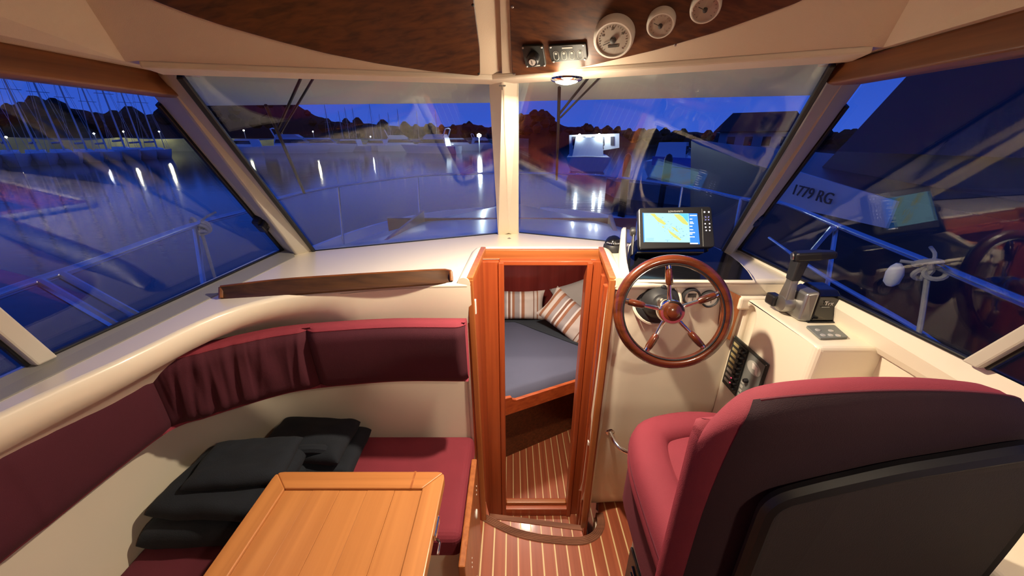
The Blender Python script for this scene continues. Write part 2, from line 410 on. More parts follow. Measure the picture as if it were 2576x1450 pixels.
# ---- dashboard moulding, cut back round the companionway
NL0, NL1, NR1, NR0 = PZ(1183,712,ZD), PZ(1216,634,ZD), PZ(1511,634,ZD), PZ(1541,712,ZD)
Fpx = [(1165,716),(1000,724),(850,737),(750,748),(650,768),(560,797),(480,832),(400,872),(250,945),(100,1003),(0,1045)]
T = [PZ(x, y, 1.155) for x, y in Fpx]; T[0] = V((NL0.x, NL0.y, 1.155)); T = T[:-2] + [V((-.852,.585,1.155)), V((-.884,.42,1.155)), V((-.897,.20,1.155)), V((-.902,-.08,1.155)), V((-.905,-.35,1.155))]
TC = catmull(T, 44)
dash_out = [V((p.x,p.y,ZD)) for p in TC] + [V((-1.04,-.35,ZD)), V((-1.02,1.47,ZD)), V((-.86,1.50,ZD)), V((-.02,1.83,ZD)), V((.90,1.46,ZD)), V((1.0,1.45,ZD)), V((1.0,1.13,ZD)), V((NR0.x,NR0.y,ZD)), V((NR1.x,NR1.y,ZD)), V((NL1.x,NL1.y,ZD))]
dash = MB().prism(dash_out, (0,0,-.028)).build('dashboard', M['gel'], bevel=.012, seg=4)
tag(dash, 'glossy cream moulded dashboard under the windscreen, cut back around the companionway', 'dashboard')
# ---- cabin side lining: from dash edge down to the bench
Bp = [V((NL0.x+.01,1.118,0)), V((-.45,1.118,0)), V((-.88,1.115,0)), V((-1.01,1.075,0)), V((-1.075,.98,0)), V((-1.09,.85,0)), V((-1.09,.5,0)), V((-1.095,-.35,0))]
TO = outward(TC, 1)
if TO[0].y < 0: TO = [-q for q in TO]
B_fine = catmull(Bp, 400); BC = []
for a, o_ in zip(TC, TO):
    best = min(B_fine, key=lambda b: abs((b-V((a.x,a.y,0))).cross(o_).z) + (5 if (b-V((a.x,a.y,0))).dot(o_) < -.02 else 0))
    BC.append(best.copy())
BC[0] = Bp[0].copy()
rows = []
for z, k, d in ((1.155,0,0),(1.142,0,-.004),(1.10,.02,.012),(1.06,.12,.055),(.98,.35,.06),(.80,.75,.03),(.60,.95,0),(.45,1,0),(0,1,0)):
    rows.append([V((a.x,a.y,0)).lerp(b, k) + o_*d*max(0, min(1, (i-9)/6)) + UP*z for i, (a, b, o_) in enumerate(zip(TC, BC, TO))])
MB().grid(rows).build('wall_left', M['gel'], smooth=60)['kind'] = 'structure'
# ---- right-hand lining
MB().grid([[V((.97,y,z)) if z > .6 else V((1.06,y,z)) for y in (1.16,.6,0,-.35)] for z in (1.15,.95,.5,0)]).build('wall_right', M['gel'])['kind'] = 'structure'
# ---- helm bulkhead with rounded left edge
hx0, hx1 = NR0.x + .012, .97
rows = []
for z, y0 in ((1.150,1.118),(1.0,1.122),(.80,1.130),(.45,1.142),(.12,1.150),(.04,1.165),(0,1.19)):
    r = []
    for k in range(17):
        q = k/16; x = hx0 + (hx1-hx0)*q
        xx = x + (-.015 + .0)*(1-q)*(1 - z/1.15)
        bulge = .020*math.exp(-((x-.40)/.07)**2)*max(0, min(1, (1.0-z)*3))*(1 if z > .1 else .3)
        r.append(V((xx, y0 - bulge + (.014 if k == 0 else 0), z)))
    rows.append(r)
hb = MB().grid(rows); hb.grid([[p+V((0,.05,0)) for p in r] for r in rows])
hb.build('wall_helm', M['gel'], smooth=60)['kind'] = 'structure'
# ================================================================== companionway, steps, sole
ZC = -.40          # forward cabin sole
d1 = thing('door_1', kind='structure', loc=(.11, 1.25, ZC))
def casing(path, wdt, thk, m, name='casing'):
    # flat strip that follows the opening, facing the cabin
    for a, b in zip(path, path[1:]):
        a, b = V(a), V(b); d = (b-a).normalized(); s = V((1,0,0)) if abs(d.x) < .5 else V((0,0,1))
        n_ = d.cross(s).normalized(); s = n_.cross(d)
        MB().box((a+b)/2, (wdt, (b-a).length+wdt*.5, thk), (s, d, n_)).build(name, m, d1, smooth=0, bevel=.003)
fy = 1.104
casing([(NL0.x+.010, fy, 0.0), (NL0.x-.002, fy, ZD+.004)], .022, .016, M['oak_trim'])
casing([(NR0.x-.012, fy-.03, 0.0), (NR0.x+.002, fy, ZD+.004)], .022, .016, M['oak_trim'])
casing([(NL0.x-.002, fy, ZD+.006), (NL1.x, NL1.y, ZD+.010)], .022, .022, M['oak_trim'])
casing([(NR0.x+.002, fy, ZD+.006), (NR1.x, NR1.y, ZD+.010)], .022, .022, M['oak_trim'])
MB().bx(NL1.x-.011, NR1.x+.011, NL1.y-.012, NL1.y+.012, ZD-.035, ZD+.012).build('header', M['oak_trim_x'], d1, smooth=0, bevel=.004)
# passage side boards
MB().prism([V((NL0.x,1.10,ZC)), V((NL1.x,1.40,ZC)), V((NL1.x,1.40,ZD)), V((NL0.x,1.10,ZD))], V((-.015,0,0))).build('side_board', M['door_wood'], d1, smooth=0)
MB().prism([V((NR0.x,1.10,ZC)), V((NR1.x,1.40,ZC)), V((NR1.x,1.40,ZD)), V((NR0.x,1.10,ZD))], V((.015,0,0))).build('side_board', M['door_wood'], d1, smooth=0)
for xa, xb in ((NR0.x-.010, NR1.x-.012),):   # mouldings on the right board
    for k in (.35, .7):
        xx = NR0.x + (NR1.x-NR0.x)*k; yy = 1.10+.30*k
        MB().bx(xx-.012, xx+.004, yy-.012, yy+.012, ZC, ZD-.05).build('moulding', M['door_wood'], d1, smooth=0, bevel=.004)
# inner door frame
JL, JR, JY = PY(1268,665,1.42), PY(1475,665,1.42), 1.42
MB().bx(NL1.x-.01, JL.x-.022, JY-.014, JY+.03, ZC, ZD-.03).build('door_panel', M['door_wood'], d1, smooth=0, bevel=.003)
MB().bx(JL.x-.024, JL.x, JY-.026, JY+.035, ZC, ZD-.03).build('jamb', M['door_wood'], d1, smooth=0, bevel=.004)
MB().bx(JR.x, JR.x+.024, JY-.026, JY+.035, ZC, ZD-.03).build('jamb', M['door_wood'], d1, smooth=0, bevel=.004)
MB().bx(JR.x+.022, NR1.x+.02, JY-.010, JY+.03, ZC, ZD-.03).build('jamb', M['door_wood'], d1, smooth=0, bevel=.003)
MB().bx(JL.x-.02, JR.x+.02, JY-.02, JY+.03, JL.z, ZD-.025).build('door_head', M['door_wood_x'], d1, smooth=0, bevel=.004)
MB().bx(JL.x-.02, JR.x+.02, JY-.02, JY+.05, ZC, ZC+.055).build('sill', M['door_wood_x'], d1, smooth=0, bevel=.005)
MB().bx(JL.x, JR.x, JY+.005, JY+.03, ZC+.055, ZC+.075).build('sill', M['oak_trim_x'], d1, smooth=0, bevel=.005)
hg = MB().bx(NL0.x-.001+.006, NL0.x+.012, 1.13, 1.145, 1.03, 1.085).build('hinge', M['white'], d1, smooth=0, bevel=.002)
MB().bx(NR0.x-.008, NR0.x-.003, 1.15, 1.165, .395, .415).build('strike_plate', M['white'], d1, smooth=0, bevel=.002)
# cream lip moulded round the cut-out
rim = [V((NL0.x-.022,1.095,0)), V((NL1.x-.024,NL1.y+.022,0)), V((NR1.x+.024,NR1.y+.022,0)), V((NR0.x+.022,1.095,0))]
rimp = [rim[0]] + [V((p.x,p.y,0)) for p in rounded([rim[0],rim[1],rim[2],rim[3]], .045)[6:18]] + [rim[3]]
rimp = resample(rimp, 40)
MB().tube([p+UP*(ZD-.004) for p in rimp], .022, 12).build('trim_11', M['gel'])['kind'] = 'structure'
# front corner posts of the moulding beside the opening
for xx, nm in ((NL0.x-.020, 'trim_12'), (NR0.x+.020, 'trim_13')):
    MB().tube([V((xx+.012*(1 if xx < 0 else -1), 1.125, 0)), V((xx, 1.117, ZD-.03))], .018, 12).build(nm, M['gel'])['kind'] = 'structure'

# ---- saloon sole: planks with pale caulking, cut along the curved step
floor = thing('floor', kind='structure', loc=(.2, .4, 0))
arc = [PZ(x, y, 0) for x, y in ((1222,1298),(1260,1318),(1300,1335),(1350,1347),(1400,1353),(1450,1356),(1480,1350),(1498,1336),(1506,1315),(1502,1292))]
def arc_y(x):
    best = None
    for a, b in zip(arc, arc[1:]):
        if min(a.x,b.x) <= x <= max(a.x,b.x) and abs(b.x-a.x) > 1e-6:
            y = a.y+(b.y-a.y)*(x-a.x)/(b.x-a.x)
            best = y if best is None else min(best, y)
    return best if best is not None else 1.19
PW = .0515
for i in range(-5, 17):
    x0 = -.128 + i*PW; x1 = x0 + PW
    MB().prism([V((x0+.003,-.4,-.02)), V((x1-.003,-.4,-.02)), V((x1-.003,arc_y(x1-.003),-.02)), V(((x0+x1)/2,arc_y((x0+x1)/2),-.02)), V((x0+.003,arc_y(x0+.003),-.02))], UP*.02).build('plank', M['sole'], floor, smooth=0)
    MB().prism([V((x0-.003,-.4,-.02)), V((x0+.003,-.4,-.02)), V((x0+.003,arc_y(x0),-.02)), V((x0-.003,arc_y(x0),-.02))], UP*.0195).build('caulking_strip', M['holly'], floor, smooth=0)
AC = catmull(arc, 60)
st = thing('step_nosing', 'curved ribbed wooden nosing edging the saloon sole at the companionway step', 'step', loc=(.15,1.05,-.02))
ao = outward(AC, 1)
if ao[20].y > 0: ao = [-q for q in ao]
MB().sweep(AC, ao, [(-.006,-.03),(.028,-.03),(.028,.003),(-.006,.003)]).build('nosing_strip', M['nosing'], st, smooth=0)
for k in range(5):
    MB().sweep(AC, ao, rrect(-.0045+k*.0066, -.0005+k*.0066, .002, .0055, .0018, 2)).build('rib', M['nosing'], st)
# intermediate tread
tr_ = thing('step_tread', 'plank step tread just below the curved nosing in the companionway', 'step', loc=(.1,1.12,-.13))
lo_y = [(-.115,1.19),(.34,1.135)]
for i in range(9):
    x0 = -.105 + i*.0488; x1 = x0+.0488
    ya = 1.20 - .06*(x0+.105)/.44
    MB().bx(x0+.0025, x1-.0025, min(1.0, arc_y(x0)-.03), ya, -.14, -.12).build('plank', M['sole'], tr_, smooth=0)
    MB().bx(x0-.0025, x0+.0025, min(1.0, arc_y(x0)-.03), ya, -.14, -.1205).build('caulking_strip', M['holly'], tr_, smooth=0)
MB().prism([V((-.11,1.19,-.14)), V((.335,1.13,-.14)), V((.335,1.155,-.14)), V((-.11,1.215,-.14))], UP*.023).build('nosing_strip', M['nosing'], tr_, smooth=0)
# risers below the saloon sole
MB().sweep(AC[:], ao, [(-.012,-.40),(.03,-.40),(.03,-.03),(-.012,-.03)]).build('trim_14', M['gel'], smooth=60)['kind'] = 'structure'
# ---- forward cabin
fc = thing('floor_forward', kind='structure', loc=(.15, 2.0, ZC))
for i in range(14):
    x0 = -.128 + i*.0453
    MB().bx(x0+.0025, x0+.0428, 1.15, 2.6, ZC-.02, ZC).build('plank', M['sole'], fc, smooth=0)
    MB().bx(x0-.0025, x0+.0025, 1.15, 2.6, ZC-.02, ZC-.0005).build('caulking_strip', M['holly'], fc, smooth=0)
cw = MB(); cw.bx(-1.0, 1.0, 2.86, 2.89, ZC, 1.02).build('wall_forward', M['cherry'], smooth=0)['kind'] = 'structure'
MB().bx(-.72, -.70, 1.45, 2.86, ZC, 1.08).build('wall_forward_left', M['cherry'], smooth=0)['kind'] = 'structure'
MB().prism([V((.49,1.44,ZC)), V((.52,1.44,ZC)), V((.80,2.86,ZC)), V((.77,2.86,ZC))], UP*1.45).build('wall_forward_right', M['oak_trim'], smooth=0)['kind'] = 'structure'
for k in (-.28, .03, .34):
    pass
# berth
bth = thing('berth', 'wooden V berth base with a notched board along the mattress edge', 'berth', loc=(.0,2.2,ZC))
E0, E1 = PZ(1262,1012,.20), PZ(1475,944,.20); ed = (E1-E0).normalized(); en = V((ed.y,-ed.x,0))
B0, B1 = PZ(1262,1155,ZC), PZ(1455,1072,ZC)
E0x = E0 - ed*.65; E1x = E1 + ed*.05
MB().prism([B0-(B1-B0)*1.2+UP*0, B1+(B1-B0)*.05, V((.75,2.84,ZC)), V((-.69,2.84,ZC))], UP*.42).build('berth_base', M['mahogany'], bth, smooth=0)
nb = MB().prism([E0x+UP*.035, E0+ed*.02+UP*.035, E0+ed*.055+UP*.030, E0+ed*.06+UP*.012, E0+ed*.085+UP*0.0, E1x-UP*.005, E1x-UP*.09, E0x-UP*.09], en*.022)
nb.build('edge_board', M['door_wood_x'], bth, smooth=0, bevel=.003)
MB().prism([E0x-UP*.08, E1x-UP*.08, V((.72,2.84,.12)), V((-.69,2.84,.12))], UP*.02).build('berth_top', M['mahogany'], bth, smooth=0)
# mattress with a grey sheet
mt = thing('mattress', 'grey mattress with a fitted sheet on the forward berth', 'mattress', loc=(.05,2.3,.14))
ml = [E0x-en*.03, E1x-en*.03+V((0,0,0)), V((.755,2.80,0)), V((-.66,2.80,0))]
rows = []
N = 36
for i in range(N+1):
    r = []
    for j in range(N+1):
        a = ml[0].lerp(ml[1], j/N); b_ = ml[3].lerp(ml[2], j/N); p = a.lerp(b_, i/N)
        edge = min(1, min(i, N-i, j, N-j)/1.5)
        z = .150 + .070*math.sin(edge*math.pi/2)**.6 + .006*noise.noise(V((p.x*5,p.y*5,0))) + .004*noise.noise(V((p.x*16+3,p.y*9,0)))*(1 if i < 12 else .3)
        r.append(V((p.x,p.y,z)))
    rows.append(r)
MB().grid(rows).build('sheet', M['sheet'], mt, smooth=80)
MB().prism([V((-.66,2.60,.216)), V((.02,2.60,.216)), V((.42,2.28,.216)), V((.66,2.10,.216)), V((.74,2.78,.216)), V((-.66,2.78,.216))], V((0,0,.016))).build('back_fold', M['sheet_dark'], mt, smooth=0, bevel=.006)
# pillows: made flat in their own frame, striped by the weave
def stripes(name, bands, axis=0, base=(.62,.52,.46), scale=1):
    m = bpy.data.materials.new(name); m.use_nodes = True; t = m.node_tree; b = t.nodes['Principled BSDF']; b.inputs['Roughness'].default_value = .85
    c = t.nodes.new('ShaderNodeTexCoord'); s_ = t.nodes.new('ShaderNodeSeparateXYZ'); t.links.new(c.outputs['Object'], s_.inputs[0])
    mr = t.nodes.new('ShaderNodeMapRange'); mr.inputs[1].default_value = -.25; mr.inputs[2].default_value = .25; t.links.new(s_.outputs[axis], mr.inputs[0])
    r = t.nodes.new('ShaderNodeValToRGB'); r.color_ramp.interpolation = 'CONSTANT'; t.links.new(mr.outputs[0], r.inputs[0]); t.links.new(r.outputs[0], b.inputs['Base Color'])
    r.color_ramp.elements[0].color = (*base, 1)
    while len(r.color_ramp.elements) > 1: r.color_ramp.elements.remove(r.color_ramp.elements[-1])
    for p, col in bands:
        e_ = r.color_ramp.elements.new(p); e_.color = (*col, 1)
    M[name] = m
OR, GY, WH, BR, BS = (.36,.15,.08), (.36,.31,.30), (.72,.66,.62), (.24,.11,.07), (.62,.52,.46)
stripes('pillow_stripe', [(.0,BS),(.10,OR),(.14,BS),(.20,OR),(.25,GY),(.31,WH),(.335,BR),(.375,WH),(.40,OR),(.44,GY),(.52,WH),(.55,OR),(.60,BS),(.74,BR),(.755,BS),(.80,OR),(.82,BS)])
def pillow(name, label, m, W_, H_, Tk, loc, ex, ey, group):
    ex = V(ex).normalized(); ey = (V(ey)-ex*V(ey).dot(ex)).normalized(); ez = ex.cross(ey)
    mb = MB(); n = 18
    for s_ in (1,-1):
        rows = []
        for i in range(n+1):
            r = []
            for j in range(n+1):
                a, b_ = j/n*2-1, i/n*2-1
                f = (1-abs(a)**3.0)*(1-abs(b_)**3.0); f = max(f,0)**.5
                pin = 1-.10*(1-abs(b_)**2)*abs(a)**3; pin2 = 1-.10*(1-abs(a)**2)*abs(b_)**3
                zz = s_*Tk/2*f + .012*noise.noise(V((a*3+loc[0]*9,b_*3,s_)))*f
                r.append(V((a*W_/2*pin, b_*H_/2*pin2, zz)))
            rows.append(r)
        mb.grid(rows)
    o = mb.build(name, m, smooth=80, base=(0,0,0))
    o.matrix_world = Matrix(((ex.x,ey.x,ez.x,loc[0]),(ex.y,ey.y,ez.y,loc[1]),(ex.z,ey.z,ez.z,loc[2]),(0,0,0,1)))
    return tag(o, label, 'pillow', group)
G = 'pillows on the forward berth'
p0 = PY(1310,760,2.62)
pillow('pillow', 'striped pillow lying level against the far cabin wall', M['pillow_stripe'], .44, .25, .13, (p0.x-.02,2.66,.345), (1,0,0), (0,.35,1), G)
p1 = PY(1432,792,2.38)
pillow('pillow', 'striped pillow tilted against the right side of the berth', M['pillow_stripe'], .46, .27, .13, (p1.x+.01,2.40,.36), (.75,-.52,-.45), (.35,.35,.75), G)
p2 = PY(1440,735,2.66)
pillow('pillow', 'plain beige pillow propped behind the tilted striped one', M['ticking'], .46, .30, .12, (p2.x+.07,2.64,.42), (.80,-.25,.42), (-.3,.35,.8), G)
# forward cabin lamp under the deck
cl = thing('cabin_lamp', 'round reading lamp under the deck over the forward berth', 'lamp', loc=(.12,1.95,1.052))
MB().lathe((.12,1.95,1.052), (0,0,-1), [(.05,-.03),(.05,.0),(.042,.008)], 24).build('bezel', M['chrome'], cl)
MB().lathe((.12,1.95,1.044), (0,0,-1), [(.04,0),(.035,.006),(.001,.008)], 24).build('lens', M['lampglass'], cl)
la = bpy.data.lights.new('cabin_light', 'AREA'); la.shape = 'DISK'; la.size = .10; la.energy = CABIN_W; la.color = (1,.88,.74)
lo_ = bpy.data.objects.new('cabin_light', la); COL.objects.link(lo_); lo_.parent = cl; lo_.location = (0,0,-.022)

# ================================================================== overhead fittings
def screw(p, n, parent, r=.0028, m=None):
    MB().lathe(p, n, [(r,-.001),(r,.0008),(r*.6,.0016)], 10).build('screw', m or M['satin'], parent)
def panel_px(name, label, f, px, m, thick=.005, r=.012, cat='panel'):
    loop = [on(f['pl'],*q) + f['n']*.001 for q in px]
    loop = rounded(loop, r) if r else loop
    b = sum(loop, V((0,0,0)))/len(loop)
    t_ = thing(name, label, cat, loc=b)
    MB().prism(loop, f['n']*thick).build('board', m, t_, smooth=0, bevel=.002)
    return t_
cvL = [on(fl['pl'],*q) for q in ((330,-28),(420,8),(560,58),(700,100),(820,132),(950,158),(1080,176),(1180,186))]
lpx = [(330,-28),(395,0),(480,33),(560,60),(700,100),(820,131),(950,157),(1080,176),(1207,188),(1206,120),(1192,0),(1186,-60),(330,-60)]
op1 = panel_px('overhead_panel', 'dark varnished mahogany panel with a curved lower edge over the left windscreen', fl, lpx, M['mahogany_x'], r=.01)
for q in ((1203,181),(1188,8)): screw(on(fl['pl'],*q)+fl['n']*.006, fl['n'], op1, m=M['gasket'])
rpx = [(1284,-60),(1283,0),(1286,100),(1290,187),(1400,178),(1500,158),(1650,122),(1800,78),(1900,42),(2000,5),(2060,-25),(2060,-60)]
op2 = panel_px('overhead_panel', 'mahogany instrument panel with gauges over the right windscreen', fr_, rpx, M['mahogany_x'], r=.01)
for q in ((1291,12),(1296,182),(1700,108)): screw(on(fr_['pl'],*q)+fr_['n']*.006, fr_['n'], op2)
nR = fr_['n']; PF = (fr_['pl'][0]+nR*.0062, nR); exR = fr_['e1']; eyR = fr_['e2']
if exR.x < 0: exR = -exR
def gauge(px, py, rpx, label, big):
    c = PP(px, py, *PF); r = rpx*(c-C0).length/ray(px,py).length/FPX
    g_ = thing('gauge', label, 'gauge', loc=c, group='white gauges on the overhead panel')
    h = .020 if big else .017
    MB().lathe(c, nR, [(r,0),(r*1.0,h*.55),(r*.97,h*.85),(r*.90,h),(r*.83,h),(r*.805,h*.82)], 40, caps=False).build('bezel', M['whiteplastic'], g_)
    dial = MB().lathe(c+nR*h*.84, nR, [(r*.81,-.001),(r*.81,0)], 40).build('dial', M['face'], g_)
    top = c + nR*(h*.84+.0006)
    MB().lathe(top, nR, [(r*.16,0),(r*.14,.004),(r*.02,.0055)], 20).build('hub', M['print'], g_)
    for k in range(25 if big else 13):
        a = math.radians(225-270*k/(24 if big else 12)); d = exR*math.cos(a)+eyR*math.sin(a); s_ = nR.cross(d)
        ln = r*(.10 if k % 4 == 0 else .06)
        MB().box(top + d*(r*.70-ln/2), (ln, r*.018, .0006), (d, s_, nR)).build('tick_mark', M['print'], dial, smooth=0)
    a = math.radians(200 if big else 150); d = exR*math.cos(a)+eyR*math.sin(a)
    MB().box(top + d*r*.25+nR*.002, (r*.55, r*.03, .0008), (d, nR.cross(d), nR)).build('needle', M['print'], dial, smooth=0)
    if big:
        for a_, tx in ((90,'20'),(150,'10'),(30,'30')):
            d = exR*math.cos(math.radians(a_))+eyR*math.sin(math.radians(a_))
            text_mesh('numeral', tx, r*.15, top+d*r*.55, exR, eyR, M['print'], dial, .0003)
        MB().box(top - eyR*r*.30, (r*.52, r*.13, .001), (exR, eyR, nR)).build('counter_window', M['print'], dial, smooth=0)
        MB().lathe(top+eyR*r*.02, nR, [(r*.15,0),(r*.13,.003)], 20).build('hub_cap', M['print'], g_)
    MB().lathe(c+nR*(h*1.0+.0005), nR, [(r*.83,-.0004),(r*.81,0)], 40).build('gauge_glass', M['glass'], g_, smooth=0)
    return g_
gauge(1546, 86, 50, 'large white tachometer on the overhead instrument panel', True)
gauge(1664, 51, 34, 'small white gauge between the tachometer and the corner gauge', False)
gauge(1776, 10, 36, 'small white gauge cut by the top edge of the picture', False)
def plate(name, label, px, cat):
    lp_ = rounded([PP(*q,*PF) for q in px], .004, 3); c = sum(lp_, V((0,0,0)))/len(lp_)
    o = thing(name, label, cat, loc=c); MB().prism(lp_, nR*.006).build('face_plate', M['panelblack'], o, smooth=0, bevel=.001)
    cs = [PP(*q,*PF) for q in px]; q4 = sum(cs, V((0,0,0)))/4
    for p in cs: screw(p.lerp(q4, .13)+nR*.0065, nR, o, .0022, M['silver'])
    return o, cs, q4
ig, cs, q4 = plate('ignition_switch', 'square black ignition switch plate with a key barrel', ((1313,112),(1367,110),(1375,163),(1325,166)), 'switch')
MB().lathe(q4+nR*.006, nR, [(.014,0),(.014,.012),(.011,.016)], 24).build('barrel', M['black'], ig)
MB().lathe(q4+nR*.022, nR, [(.0075,0),(.0075,.002),(.001,.0022)], 20).build('key_slot_disc', M['silver'], ig)
MB().box(q4+nR*.0246, (.0016,.008,.0006), (exR,eyR,nR)).build('key_slot', M['print'], ig, smooth=0)
MB().box(q4-eyR*.021+nR*.0066, (.02,.003,.0004), (exR,eyR,nR)).build('lettering_bar', M['labelgrey'], ig, smooth=0)
sw, cs, q4 = plate('switch_plate', 'black plate with four oval push switches beside the ignition', ((1380,111),(1475,105),(1479,146),(1389,153)), 'switch')
ex_ = (cs[1]-cs[0]).normalized(); ey_ = (eyR - ex_*eyR.dot(ex_)).normalized(); wd = (cs[1]-cs[0]).length
MB().box(q4+ey_*.0125+nR*.0066, (wd*.28,.0035,.0004), (ex_,ey_,nR)).build('lettering_bar', M['labelgrey'], sw, smooth=0)
for k in range(4):
    c = q4 + ex_*wd*(-.325+.217*k) - ey_*.004 + nR*.006
    ring = [c + ex_*.0055*math.cos(a)*1.0 + ey_*(.0055*math.sin(a) + math.copysign(.0045, math.sin(a))) for a in [2*math.pi*(i+.5)/20 for i in range(20)]]
    MB().tube(ring, .0006, 6, closed=True).build('switch_outline', M['labelgrey'], sw)
    MB().lathe(c+ey_*.005, nR, [(.003,0),(.0028,.001),(.001,.0012)], 14).build('push_button', M['labelgrey'], sw)
# header lamp (the cabin light)
LPOS = PZ(1425,204,1.726)
hl = thing('ceiling_lamp', 'small round cabin lamp lit under the windscreen header', 'lamp', loc=LPOS)
MB().lathe(LPOS, (0,0,-1), [(.030,-.008),(.037,-.006),(.036,-.002),(.033,.0),(.027,.002),(.026,-.002)], 32, caps=False).build('bezel', M['chrome'], hl)
MB().lathe(LPOS, (0,0,-1), [(.027,-.003),(.024,.003),(.012,.0065),(.001,.007)], 28).build('lens', M['lampglass'], hl)
la = bpy.data.lights.new('header_light', 'AREA'); la.shape = 'DISK'; la.size = .046; la.energy = LAMP_W; la.color = (1,.83,.61)
lo_ = bpy.data.objects.new('header_light', la); COL.objects.link(lo_); lo_.parent = hl; lo_.location = (0,0,-.012)
la = bpy.data.lights.new('header_glow', 'POINT'); la.shadow_soft_size = .03; la.energy = GLOW_W; la.color = (1,.82,.60)
lo_ = bpy.data.objects.new('header_glow', la); COL.objects.link(lo_); lo_.parent = hl; lo_.location = (0,-.02,-.055)
# the cabin's other lamp, on the ceiling aft of the helm (it throws the seat's shadow on the bulkhead)
AL = V((.50,-.28,CEIL))
al = thing('ceiling_lamp', 'round cabin lamp on the ceiling behind the helm seat', 'lamp', loc=AL)
MB().lathe(AL, (0,0,-1), [(.060,0),(.060,.006),(.052,.010),(.048,.006)], 32, caps=False).build('bezel', M['chrome'], al)
MB().lathe(AL, (0,0,-1), [(.050,.001),(.045,.008),(.02,.012),(.001,.013)], 28).build('lens', M['lampglass'], al)
la = bpy.data.lights.new('aft_light', 'AREA'); la.shape = 'DISK'; la.size = .08; la.energy = AFT_W; la.color = (1,.84,.63)
lo_ = bpy.data.objects.new('aft_light', la); COL.objects.link(lo_); lo_.parent = al; lo_.location = (0,0,-.018)
# little clip on the pillar head, snap on the dash
cp_ = lin(1264,216, ct, k=.985)
hk = thing('hook', 'tiny metal hook at the head of the centre pillar', 'hook', loc=cp_)
MB().box(cp_, (.018,.004,.004)).build('hook_plate', M['satin'], hk, smooth=0, bevel=.001)
MB().tube([cp_, cp_+V((0,-.004,-.006)), cp_+V((0,-.006,-.010))], .0018, 8).build('hook_pin', M['satin'], hk)
c = PZ(1281,594,ZD+.012)
tag(MB().lathe(V((c.x,c.y,ZD)), (0,0,1), [(.009,0),(.009,.001),(.003,.0015),(.003,.004),(.001,.0045)], 16).build('snap_stud', M['satin']), 'small metal snap stud at the foot of the centre pillar', 'fastener')
# timber grab rails over the side windows
def rail(label, up, lo, x0, x1, ext):
    """up/lo pixel lines from the rounded front end to the picture's side; x0 front, x1 aft"""
    U0, U1, L0, L1 = PX(*up[0],x0), PX(*up[1],x1), PX(*lo[0],x0), PX(*lo[1],x1)
    sg = math.copysign(1, x0); rows = []
    for k in (0,.02,.05,.1,.25,.5,.75,1,ext):
        u = U0.lerp(U1,k); l = L0.lerp(L1,k); m_ = (u+l)/2; sh = {0:.55,.02:.78,.05:.93}.get(k,1)
        h = (u-l)*.5*sh; o_ = V((sg*.045*sh,0,0))
        rows.append([m_+h*.85+o_, m_+h, m_+h*.8-o_*.15, m_-h*.8-o_*.25, m_-h, m_-h*.9+o_])
    # rounded nose
    r0 = rows[0]; c = sum(r0,V((0,0,0)))/6
    o = MB().grid(rows, closed_u=True, caps=True).build('grab_rail', M['rail_wood'] , smooth=30, bevel=.006, seg=3)
    return tag(o, label, 'rail')
rail('varnished wooden rail over the left side window', ((455,188),(0,90)), ((462,250),(0,194)), -.775, -.785, 2.2)
rail('varnished wooden rail over the right side window', ((2090,165),(2576,18)), ((2082,220),(2576,136)), .672, .66, 2.2)
# black window latches
def latch(px, py, pl, label):
    c = on(pl,px,py) + pl[1]*.015; d = (wl[2]-wl[1]).normalized() if px < 1288 else (wr[2]-wr[1]).normalized()
    s_ = d.cross(pl[1]).normalized()
    o = thing('window_latch', label, 'latch', loc=c, group='window latches')
    MB().box(c, (.045,.07,.03), (s_,d,pl[1])).build('latch_body', M['black'], o, smooth=0, bevel=.005)
    MB().box(c+d*.012+pl[1]*.016, (.065,.03,.022), (s_,d,pl[1])).build('lever', M['black'], o, smooth=0, bevel=.005)
    MB().lathe(c-d*.012+pl[1]*.008, pl[1], [(.012,0),(.012,.012),(.008,.016)], 16).build('knob', M['black'], o)
latch(648, 560, SLp, 'black latch on the front edge of the left side window')
latch(1912, 548, SRp, 'black latch on the front edge of the right side window')
# teak fiddle let into the dash on the left
fpx0 = [(556,726),(700,709),(850,698),(1000,689),(1110,683),(1134,686)]
fpx1 = [(556,752),(700,743),(850,731),(1000,720),(1110,712),(1136,709)]
a_ = [PZ(x,y,ZD+.026) for x,y in fpx0]; b_ = [PZ(x,y,ZD+.001) for x,y in fpx1]
fd = thing('dash_fiddle', 'long curved wooden fiddle tray let into the left dashboard', 'tray', loc=(a_[2].x,a_[2].y,ZD))
A2 = catmull(a_, 30); B2_ = catmull(b_, 30)
MB().grid([[p+UP*-.002 for p in A2], [p+UP*.006+V((0,-.006,0)) for p in A2], [p.lerp(q,.5)+UP*-.006 for p,q in zip(A2,B2_)], [p for p in B2_], [V((p.x,p.y,ZD-.004)) for p in B2_], [V((p.x,p.y,ZD-.004)) for p in A2]], closed_v=True).build('tray_face', M['fiddle_shaded'], fd, smooth=50)
MB().tube([p+UP*.004 for p in A2], .0055, 8).build('top_bead', M['fiddle_wood'], fd)
for p, q in ((A2[0],B2_[0]),(A2[-1],B2_[-1])):
    MB().tube([p+UP*.003, (p+q)/2+UP*.003, q+UP*.002], .006, 8).build('end_bead', M['fiddle_wood'], fd)

